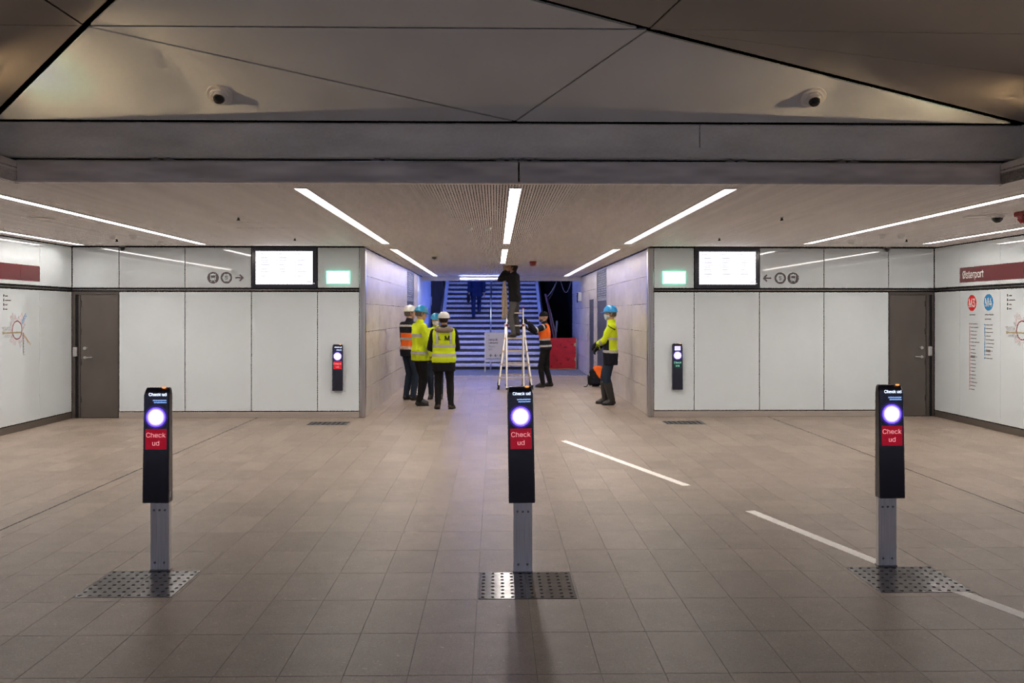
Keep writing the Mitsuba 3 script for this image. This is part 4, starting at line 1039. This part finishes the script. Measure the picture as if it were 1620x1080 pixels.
    for s in (-1, 1):
        d = wri[s] - elb[s]; d /= np.linalg.norm(d)
        cutter = m3.Manifold.cylinder(.14, .11, .11, 20)
        M = np.eye(4); M[:3, :3] = np.array(trimesh.geometry.align_vectors([0, 0, 1], d))[:3, :3]; M[:3, 3] = wri[s] - d * .004
        jac = jac - cutter.transform(M[:3].tolist())
    jm = soft(jac, .020, 7, .007, seed + 3)
    jkey = put('jacket', jm, 'mat_' + jk['colour'], True, jk.get('label'))
    trunk = soft(union(body_j).trim_by_plane([0, 0, 1], float(pel[2] + hem)), .020, 7, .007, seed + 3)
    axis = up(0, 0, 1) - up(0, 0, 0)
    for nm, a, b, col, off, *front in jk.get('bands', ()):
        src = jm if jk.get('arms_in_bands') else trunk
        keep = band(trunk, [(up(0, 0, a), axis), (up(0, 0, b), -axis)] + [(V(0, f_, 0), V(0, 1, 0)) for f_ in front], off)
        put(nm, keep, 'mat_' + col, True, parent=jkey)
    for s in (-1, 1):
        for nm, where, a, b, col, off in jk.get('arm_bands', ()):
            p, q2 = (sho[s], elb[s]) if where == 'upper' else (elb[s], wri[s])
            d = (q2 - p) / np.linalg.norm(q2 - p)
            am = soft(union(arm(s, gr * .85, .036)), .020, 4)
            L = np.linalg.norm(q2 - p)
            put(nm, band(am, [(p + d * L * a, d), (p + d * L * b, -d)], off), 'mat_' + col, True, parent=jkey)
    if 'vest' in o:
        vg = gr + .012
        vm = union([m for m in torso(vg)] + [hull_s([(pel + V(s * .10, y, z), .075 * g + vg) for s in (-1, 1) for y, z in ((-.015, .06), (.02, .06), (-.01, -.06), (.015, -.06))])])
        vm = vm.trim_by_plane([0, 0, 1], float(pel[2] - .085))
        for s in (-1, 1):
            vm = vm - hull_s([(sho[s] + V(s * .03, 0, .015), .068), (sho[s] + V(s * .02, 0, -.16), .055), (sho[s] + V(s * .2, 0, -.05), .12)], 20)
        vt = soft(vm, .018, 5, .005, seed + 9)
        vk = put('vest', vt, 'mat_' + o['vest'], True)
        for nm, a, b, col, off in o.get('vest_bands', ()):
            put(nm, band(vt, [(up(0, 0, a), axis), (up(0, 0, b), -axis)], off), 'mat_' + col, True, parent=vk)
        for s in (-1, 1):
            put('reflective_strap', band(vt, [(up(s * .105, 0, 0), V(s, 0, 0)), (up(s * .150, 0, 0), V(-s, 0, 0)), (up(0, 0, .27), axis)], .004), 'mat_reflective', True, parent=vk)
        if o.get('vest_text'):
            for word, x, z, hgt, bold in o['vest_text']:
                y = float(min(v[1] for v in vt.vertices if abs(v[0] - x) < .06 and abs(v[2] - (pel[2] + z)) < .05))
                put('lettering', meshkit.text_mesh(word, hgt, .006, bold).apply_transform(frame((x, y - .004, pel[2] + z), (1, 0, 0), (0, 0, 1))), 'mat_coat', False, parent=vk)
    if o.get('hood'):
        rr = [up(.135 * math.cos(a), -.050 + .105 * math.sin(a), .540 + .01 * math.sin(a)) for a in np.linspace(0, 2 * math.pi, 15)[:-1]]
        hm_ = union([hull_s([(rr[i], .052), (rr[(i + 1) % 14], .052)], 12) for i in range(14)])
        put('fur_collar', soft(hm_, .012, 3, .012, 5), 'mat_' + o['hood'], True)
    if o.get('gloves'):
        for s, k in ((-1, 'l'), (1, 'r')):
            gl = union([hand(*palms[s][:4], .003, palms[s][4]), hull_s([(wri[s] - (wri[s] - elb[s]) * .12, .040), (palms[s][0], .033)], 14)])
            gk = put('glove', soft(gl, .010, 4), 'mat_' + o['gloves'], True)
            if o.get('glove_tips'):
                w0, d0, pm0, sd0, cu0 = palms[s]; d0 = d0 / np.linalg.norm(d0)
                tips = hand(w0, d0, pm0, sd0, .0042, cu0).trim_by_plane(d0.tolist(), float(np.dot(d0, w0) + .135))
                put('fingertips', tips, 'mat_glove_tip', 30, parent=gk)
    for nm, mesh, m in o.get('extra', lambda **k: [])(up=up, pel=pel, wri=wri, palms=palms, h=h, sho=sho):
        put(nm, mesh, m, 30)
    return t

STAND = dict(l=dict(at=(-.10, 0, 0), yaw=8), r=dict(at=(.10, .02, 0), yaw=-8))
HV = dict(colour='hivis', hem=-.14, bands=[('reflective_band', .30, .355, 'reflective', .004), ('reflective_band', -.02, .035, 'reflective', .004)],
          arm_bands=[('reflective_band', 'fore', .30, .52, 'reflective', .007)])
person('person in dark and orange jacket with white helmet nearest the left corridor wall', (-1.68, 17.35, 0), -48, 1.79,
       dict(feet=STAND, hands=dict(l=dict(at=(-.25, .12, .90)), r=dict(at=(.27, .10, .88))), helmet='helmet_white', hair='hair_grey', show_hair=True, trousers='jeans', gloves='glove', seed=11, yaw=-14,
            jacket=dict(colour='navy', hem=-.12, bands=[('orange_panel', .02, .34, 'orange', .003), ('reflective_band', .20, .25, 'reflective', .006), ('reflective_band', .03, .08, 'reflective', .006), ('shoulder_stripe', .46, .50, 'reflective', .004)],
                        arm_bands=[('reflective_band', 'upper', .80, .97, 'reflective', .007), ('orange_panel', 'fore', .18, .62, 'orange', .006), ('reflective_band', 'fore', .62, .78, 'reflective', .007)])))
person('person in yellow jacket and teal blue helmet seen in profile, dark gloves hanging', (-1.385, 16.35, 0), -62, 1.775,
       dict(feet=dict(l=dict(at=(-.11, .05, 0), yaw=6), r=dict(at=(.11, -.06, 0), yaw=-10)), hands=dict(l=dict(at=(-.24, .16, .90)), r=dict(at=(.26, .17, .84), dir=(.05, .25, -1))), helmet='helmet_blue', hair='hair_grey', trousers='trousers', gloves='glove', glove_tips=True, girth=1.08, seed=21, pitch=.18, beard=False,
            sticker=[(-.03, .055, 'y')], sticker_side=(1, 0, 0),
            jacket=HV))
person('person with face mask and blue helmet facing the viewer between two others in yellow', (-1.17, 17.6, 0), 176, 1.64,
       dict(feet=STAND, hands=dict(l=dict(at=(-.14, .24, 1.02)), r=dict(at=(.12, .25, 1.0))), helmet='helmet_blue', hair='hair', mask='mask_white', trousers='jeans', seed=31, pitch=.05,
            jacket=HV))
person('person seen from behind in yellow vest over black coat with white helmet and fur collar', (-.905, 15.72, 0), 4, 1.665,
       dict(feet=dict(l=dict(at=(-.115, 0, 0), yaw=12), r=dict(at=(.13, -.03, 0), yaw=-25)), hands=dict(l=dict(at=(-.14, .25, 1.10), palm=(.6, 0, -.8)), r=dict(at=(.12, .26, 1.10), palm=(-.6, 0, -.8))), helmet='helmet_white', hair='hair', trousers='trousers', boots='boot_brown', shaft=.14, vest='hivis', hood='fur', seed=41, girth=1.12, yaw=-12,
            jacket=dict(colour='coat', hem=-.25, grow=.030), vest_bands=[('reflective_band', .20, .255, 'reflective', .004), ('reflective_band', .03, .085, 'reflective', .004)],
            vest_text=[('L', -.112, .345, .065, True), ('M', .005, .335, .085, True)]))
def bag(up, wri, **k):
    c = wri[-1] + V(-.02, .0, -.20)
    return [('bag', soft(hull_s([(c + V(0, s * .13, z), .05) for s in (-1, 1) for z in (-.08, .09)]), .03, 3), 'mat_navy'), ('bag_strap', tube([up(-.10, -.12, .46), up(-.16, -.10, .2), c + V(0, .0, .14)], .012), 'mat_navy')]
person('person in dark blue clothes walking up the stairs away from the viewer, carrying a bag', (-.62, 29.42, 9 * .1665), 2, 1.77,
       dict(feet=dict(l=dict(at=(-.09, -.02, 0), yaw=5), r=dict(at=(.10, .24, .175), yaw=-5, knee=(.05, 1, 0))), hands=dict(l=dict(at=(-.24, .0, .88)), r=dict(at=(.27, -.02, .86))), hair='hair', trousers='suit_blue', boots='boot', seed=51, lean=.08, hip_shift=(0, .06), girth=1.08,
            jacket=dict(colour='suit_blue', hem=-.20, grow=.03), extra=bag))
# on the ladder
LX = .455
person('man in black jacket and grey trousers standing on the ladder reaching up to the ceiling', (.50, 20.12, 1.155), 72, 1.66,
       dict(feet=dict(l=dict(at=(-.20, .02, 0), yaw=-4), r=dict(at=(.27, .05, .0), yaw=2, knee=(.2, 1, .2))), hands=dict(l=dict(world=(.20, 20.0, 2.70), elbow=(-.5, .4, -.8), palm=(0, -.3, 1), curl=.35), r=dict(world=(.24, 20.3, 2.72), elbow=(.6, .3, -.8), palm=(0, -.3, 1))), hair='hair', trousers='trousers_grey', boots='boot', seed=61, pitch=-.45, lean=.05, hip_shift=(-.09, .02), shrug={-1: .03, 1: .03},
            jacket=dict(colour='coat', hem=-.10, grow=.030)))
person('man in black beanie and orange and black jacket steadying the ladder by its right rail', (1.17, 20.42, 0), 78, 1.70,
       dict(feet=dict(l=dict(at=(-.12, .05, 0), yaw=4), r=dict(at=(.12, -.10, 0), yaw=-6)), hands=dict(l=dict(world=(.685, 20.055, 1.52), elbow=(-.5, -.1, -1), dir=(0, 1, .12), palm=(1, 0, 0), curl=.85), r=dict(world=(.69, 20.40, 1.36), elbow=(.4, -.2, -1), dir=(0, 1, .12), palm=(-1, 0, 0), curl=.85)), beanie='beanie', hair='hair_grey', show_hair=False, beard=True, trousers='trousers', gloves='glove', seed=71, girth=1.08, lean=.04, yaw=18,
            jacket=dict(colour='navy', hem=-.06, bands=[('orange_panel', .17, .56, 'orange', .005), ('reflective_band', .155, .20, 'reflective', .007), ('reflective_band', .0, .05, 'reflective', .006)],
                        arm_bands=[('reflective_band', 'upper', .10, .24, 'reflective', .008), ('reflective_band', 'upper', .80, .96, 'reflective', .008)])))
person('man in yellow jacket, blue helmet and face mask standing alone by the right wall', (2.15, 16.42, 0), 84, 1.775,
       dict(feet=dict(l=dict(at=(-.10, -.02, 0), yaw=6), r=dict(at=(.12, .10, 0), yaw=-4)), hands=dict(l=dict(at=(.05, .27, 1.10), elbow=(-1, -.2, -.6), palm=(0, -1, 0), curl=.5), r=dict(at=(-.06, .24, 1.06), elbow=(1, -.2, -.6), palm=(0, -1, 0), curl=.5)), helmet='helmet_light', sticker=[(-.04, .0, 'y'), (.03, .05, 'y')], sticker_side=(-1, 0, 0), hair='hair_grey', mask='mask', trousers='jeans', boots='wellington', shaft=.34, gloves='glove', seed=81, girth=1.08, lean=-.03, yaw=2,
            jacket=dict(colour='hivis', hem=-.22, bands=[('reflective_band', .24, .29, 'reflective', .004), ('dark_front', .04, .24, 'navy', .005, .035), ('reflective_band', -.0, .05, 'reflective', .006), ('dark_skirt', -.3, -.0, 'navy', .004)],
                        arm_bands=[('reflective_band', 'fore', .12, .32, 'reflective', .007), ('dark_cuff', 'fore', .66, 1.0, 'navy', .006), ('shoulder_piping', 'upper', .02, .07, 'navy', .006)])))

# ---------------------------------------------------------------- ladder, boards and other things in the corridor
t = thing('step_ladder', 'folding aluminium ladder standing open under the middle corridor light', 'ladder', None)
def ladder_side(yb, yt, name):
    zt = 1.80
    Yz = lambda z: yb + (yt - yb) * z / zt
    fl = []
    for s in (-1, 1):
        xin, xb = LX + s * .19, LX + s * .375
        rail = part(t, 'rail', bar((xin, Yz(0.02), .02), (xin, Yz(zt), zt), .030, .055, (0, 1, 0)), 'mat_aluminium')
        part(rail, 'foot', cbx(xin - .022, xin + .022, yb - .03, yb + .03, 0, .035, .004), 'mat_black')
        outer = part(t, 'outer_rail', cat(bar((xb, Yz(.03), .03), (LX + s * .222, Yz(1.22), 1.22), .034, .060, (0, 1, 0)), bar((LX + s * .222, Yz(1.20), 1.20), (LX + s * .215, Yz(1.46), 1.46), .034, .060, (0, 1, 0))), 'mat_aluminium')
        part(outer, 'foot', bar((xb - s * -.004, Yz(0) , .0), (xb - s * .004, Yz(.09), .09), .046, .075, (0, 1, 0)), 'mat_bag')
        part(outer, 'clamp', cbx(LX + s * .19 - .03, LX + s * .19 + .04, Yz(1.43) - .035, Yz(1.43) + .035, 1.40, 1.45, .004), 'mat_red_dark')
    for k in range(6):
        z = .262 + k * .289
        w = .375 - (.375 - .222) * min(z, 1.22) / 1.22 if z < 1.45 else .19
        part(t, 'rung', bar((LX - w - .012, Yz(z), z), (LX + w + .012, Yz(z), z), .034, .030, (0, 0, 1)), 'mat_rung')
        if z < 1.45:
            for s in (-1, 1): fl.append(cbx(LX + s * w - .02, LX + s * w + .02, Yz(z) - .036, Yz(z) + .036, z - .022, z + .022, .004))
    part(t, 'joint_caps', cat(fl), 'mat_wood_edge')
ladder_side(19.72, 20.16, 'front'); ladder_side(20.80, 20.26, 'rear')
for s in (-1, 1):
    part(t, 'hinge', cat(flat(disc(.05, .03, 20), (LX + s * .19 - .015, 20.21, 1.80), (0, 1, 0), (0, 0, 1)), rod((LX + s * .19 - .03, 20.21, 1.83), (LX + s * .19 + .03, 20.21, 1.83), .018)), 'mat_red_dark')

t = thing('a_board', 'white folding sign board with arrows to the left standing before the stairs', 'sign board', None)
by, bx0, bx1 = 25.72, -.275, .345
part(t, 'panel', cbx(bx0, bx1, by - .012, by + .006, .375, 1.12, .006), 'mat_off_white')
part(t, 'frame', cat(bar((bx0 - .012, by, 0), (bx0 - .012, by, 1.13), .03, .03, (0, 1, 0)), bar((bx1 + .012, by, 0), (bx1 + .012, by, 1.13), .03, .03, (0, 1, 0)), bx(bx0, bx1, by - .015, by + .015, 1.12, 1.145), bx(bx0, bx1, by - .015, by + .015, .29, .318)), 'mat_white')
part(t, 'rear_frame', cat(bar((bx0 - .012, by + .55, 0), (bx0 - .012, by + .02, 1.13), .03, .03, (0, 1, 0)), bar((bx1 + .012, by + .55, 0), (bx1 + .012, by + .02, 1.13), .03, .03, (0, 1, 0)), bx(bx0, bx1, by + .40, by + .43, .29, .318)), 'mat_white')
part(t, 'strip', bx(bx0, bx1, by - .014, by - .012, .375, .392), 'mat_mid_grey')
tl = [txt('Hold til', .058, (bx0 + .085, by - .013, .905), bold=True), txt('venstre', .058, (bx0 + .085, by - .013, .818), bold=True)]
for m_ in tl: part(t, 'lettering', m_, 'mat_grey_text')
for w_, z_ in (('Keep', .712), ('left', .625)): part(t, 'second_lettering', txt(w_, .058, (bx0 + .085, by - .013, z_)), 'mat_mid_grey')
arr = []
for k in range(3):
    m = poly_mesh(arrow_poly(1)).apply_transform(trimesh.transformations.rotation_matrix(math.pi, [0, 0, 1])).apply_scale([.74, .80, 1])
    arr.append(flat(m, (bx0 + .17 + k * .145, by - .0125, .475)))
for m_ in arr: part(t, 'arrow', m_, 'mat_grey_text')
part(t, 'logo', flat(disc(.014, .002), (bx0 + .095, by - .0125, 1.06)), 'mat_mid_grey')

t = thing('red_board', 'red board leaning in front of the dark opening right of the stairs', 'board', None)
Rb = trimesh.transformations.rotation_matrix(.06, [1, 0, 0], [0, 26.95, 0])
part(t, 'face', cbx(1.66, 2.46, 26.93, 26.955, .01, .955, .004).apply_transform(Rb), 'mat_board_red')
part(t, 'edge', cat(bx(2.46, 2.485, 26.928, 26.957, .01, .955), bx(2.40, 2.46, 26.926, 26.93, .70, .80), bx(2.42, 2.46, 26.926, 26.93, .25, .36), bx(1.66, 2.46, 26.928, 26.957, .0, .02)).apply_transform(Rb), 'mat_wood_edge')

t = thing('leaning_pipe', 'thin grey pipe leaning behind the red board', 'pipe', None)
scene[t] = mikit.ply(tube([(1.80, 27.6, .01), (1.98, 28.2, 1.45)], .035), 'mat_mid_grey')
t = thing('hanging_cables', 'dark cables hanging in the opening right of the stairs', 'cable', None)
def sag(a, b, d, n=14):
    a, b = np.array(a, float), np.array(b, float)
    return [a + (b - a) * s - V(0, 0, d * 4 * s * (1 - s)) for s in np.linspace(0, 1, n)]
part(t, 'cable', tube(sag((1.62, 28.0, 2.2), (2.05, 27.6, 3.0), .12), .014, 6), 'mat_mid_grey')
part(t, 'cable', tube(sag((1.60, 28.0, 2.05), (2.0, 27.6, 2.9), .16), .012, 6), 'mat_cable')
part(t, 'cable', tube(sag((2.02, 27.6, 2.9), (2.42, 27.7, 2.9), .55), .013, 6), 'mat_mid_grey')
part(t, 'cable', tube([(1.60, 28.0, 2.3), (1.66, 27.7, 2.0), (1.74, 27.5, 1.5), (1.86, 27.3, .7), (1.9, 27.2, .02)], .035, 8), 'mat_cable_maroon')
part(t, 'cable', tube([(1.64, 28.0, 2.2), (1.76, 27.7, 1.7), (1.88, 27.5, 1.1), (1.98, 27.3, .02)], .018, 8), 'mat_mid_grey')
t = thing('cable_bundle', 'tan bundle of cable hanging from the ceiling beside the man on the ladder', 'cable', None)
cb = []
for k in range(13):
    x, y = .215 + .018 * (k % 5 - 2), 19.93 + .02 * (k // 5)
    cb.append(tube([(.20 + .004 * k, y, CEIL - .01), (.20 + .003 * k, y, 2.48), (x, y, 2.26), (x + .03 * math.cos(k * 2), y, 1.95), (x + .02 * math.sin(k * 3), y, 1.62 + .06 * math.sin(k * 2.3))], .013, 6))
scene[t] = mikit.ply(cat(cb), 'mat_tan')

t = thing('backpack', 'black backpack on the floor by the right corridor wall', 'backpack', None)
bpk = hull_s([(V(2.24, 20.5, .10), .09), (V(2.42, 20.5, .10), .09), (V(2.26, 20.52, .33), .08), (V(2.40, 20.52, .33), .08), (V(2.33, 20.40, .14), .08), (V(2.33, 20.44, .36), .06)])
part(t, 'body', soft(bpk.trim_by_plane([0, 0, 1], .004), .03, 5, .014, 3), 'mat_bag', True)
part(t, 'pocket', soft(hull_s([(V(2.28, 20.33, .10), .05), (V(2.38, 20.33, .10), .05), (V(2.28, 20.34, .20), .045), (V(2.38, 20.34, .20), .045)]), .02, 3), 'mat_navy', True)
part(t, 'strap', tube([(2.20, 20.44, .33), (2.14, 20.38, .25), (2.15, 20.36, .08), (2.11, 20.34, .012), (2.05, 20.34, .012)], .010), 'mat_coat')
part(t, 'buckle', cat(cbx(2.20, 2.24, 20.33, 20.35, .012, .035, .003), cbx(2.40, 2.45, 20.31, 20.33, .012, .04, .003), cbx(2.165, 2.18, 20.36, 20.375, .26, .31, .002)), 'mat_off_white')
t = thing('folded_vest', 'orange high-visibility vest draped over the black backpack', 'vest', None)
fv = hull_s([(V(2.30, 20.44, .44), .035), (V(2.46, 20.46, .44), .035), (V(2.36, 20.34, .30), .03), (V(2.50, 20.36, .24), .03), (V(2.44, 20.30, .20), .02)])
scene[t] = mikit.ply(soft(fv, .022, 4, .02, 8), 'mat_orange', True)
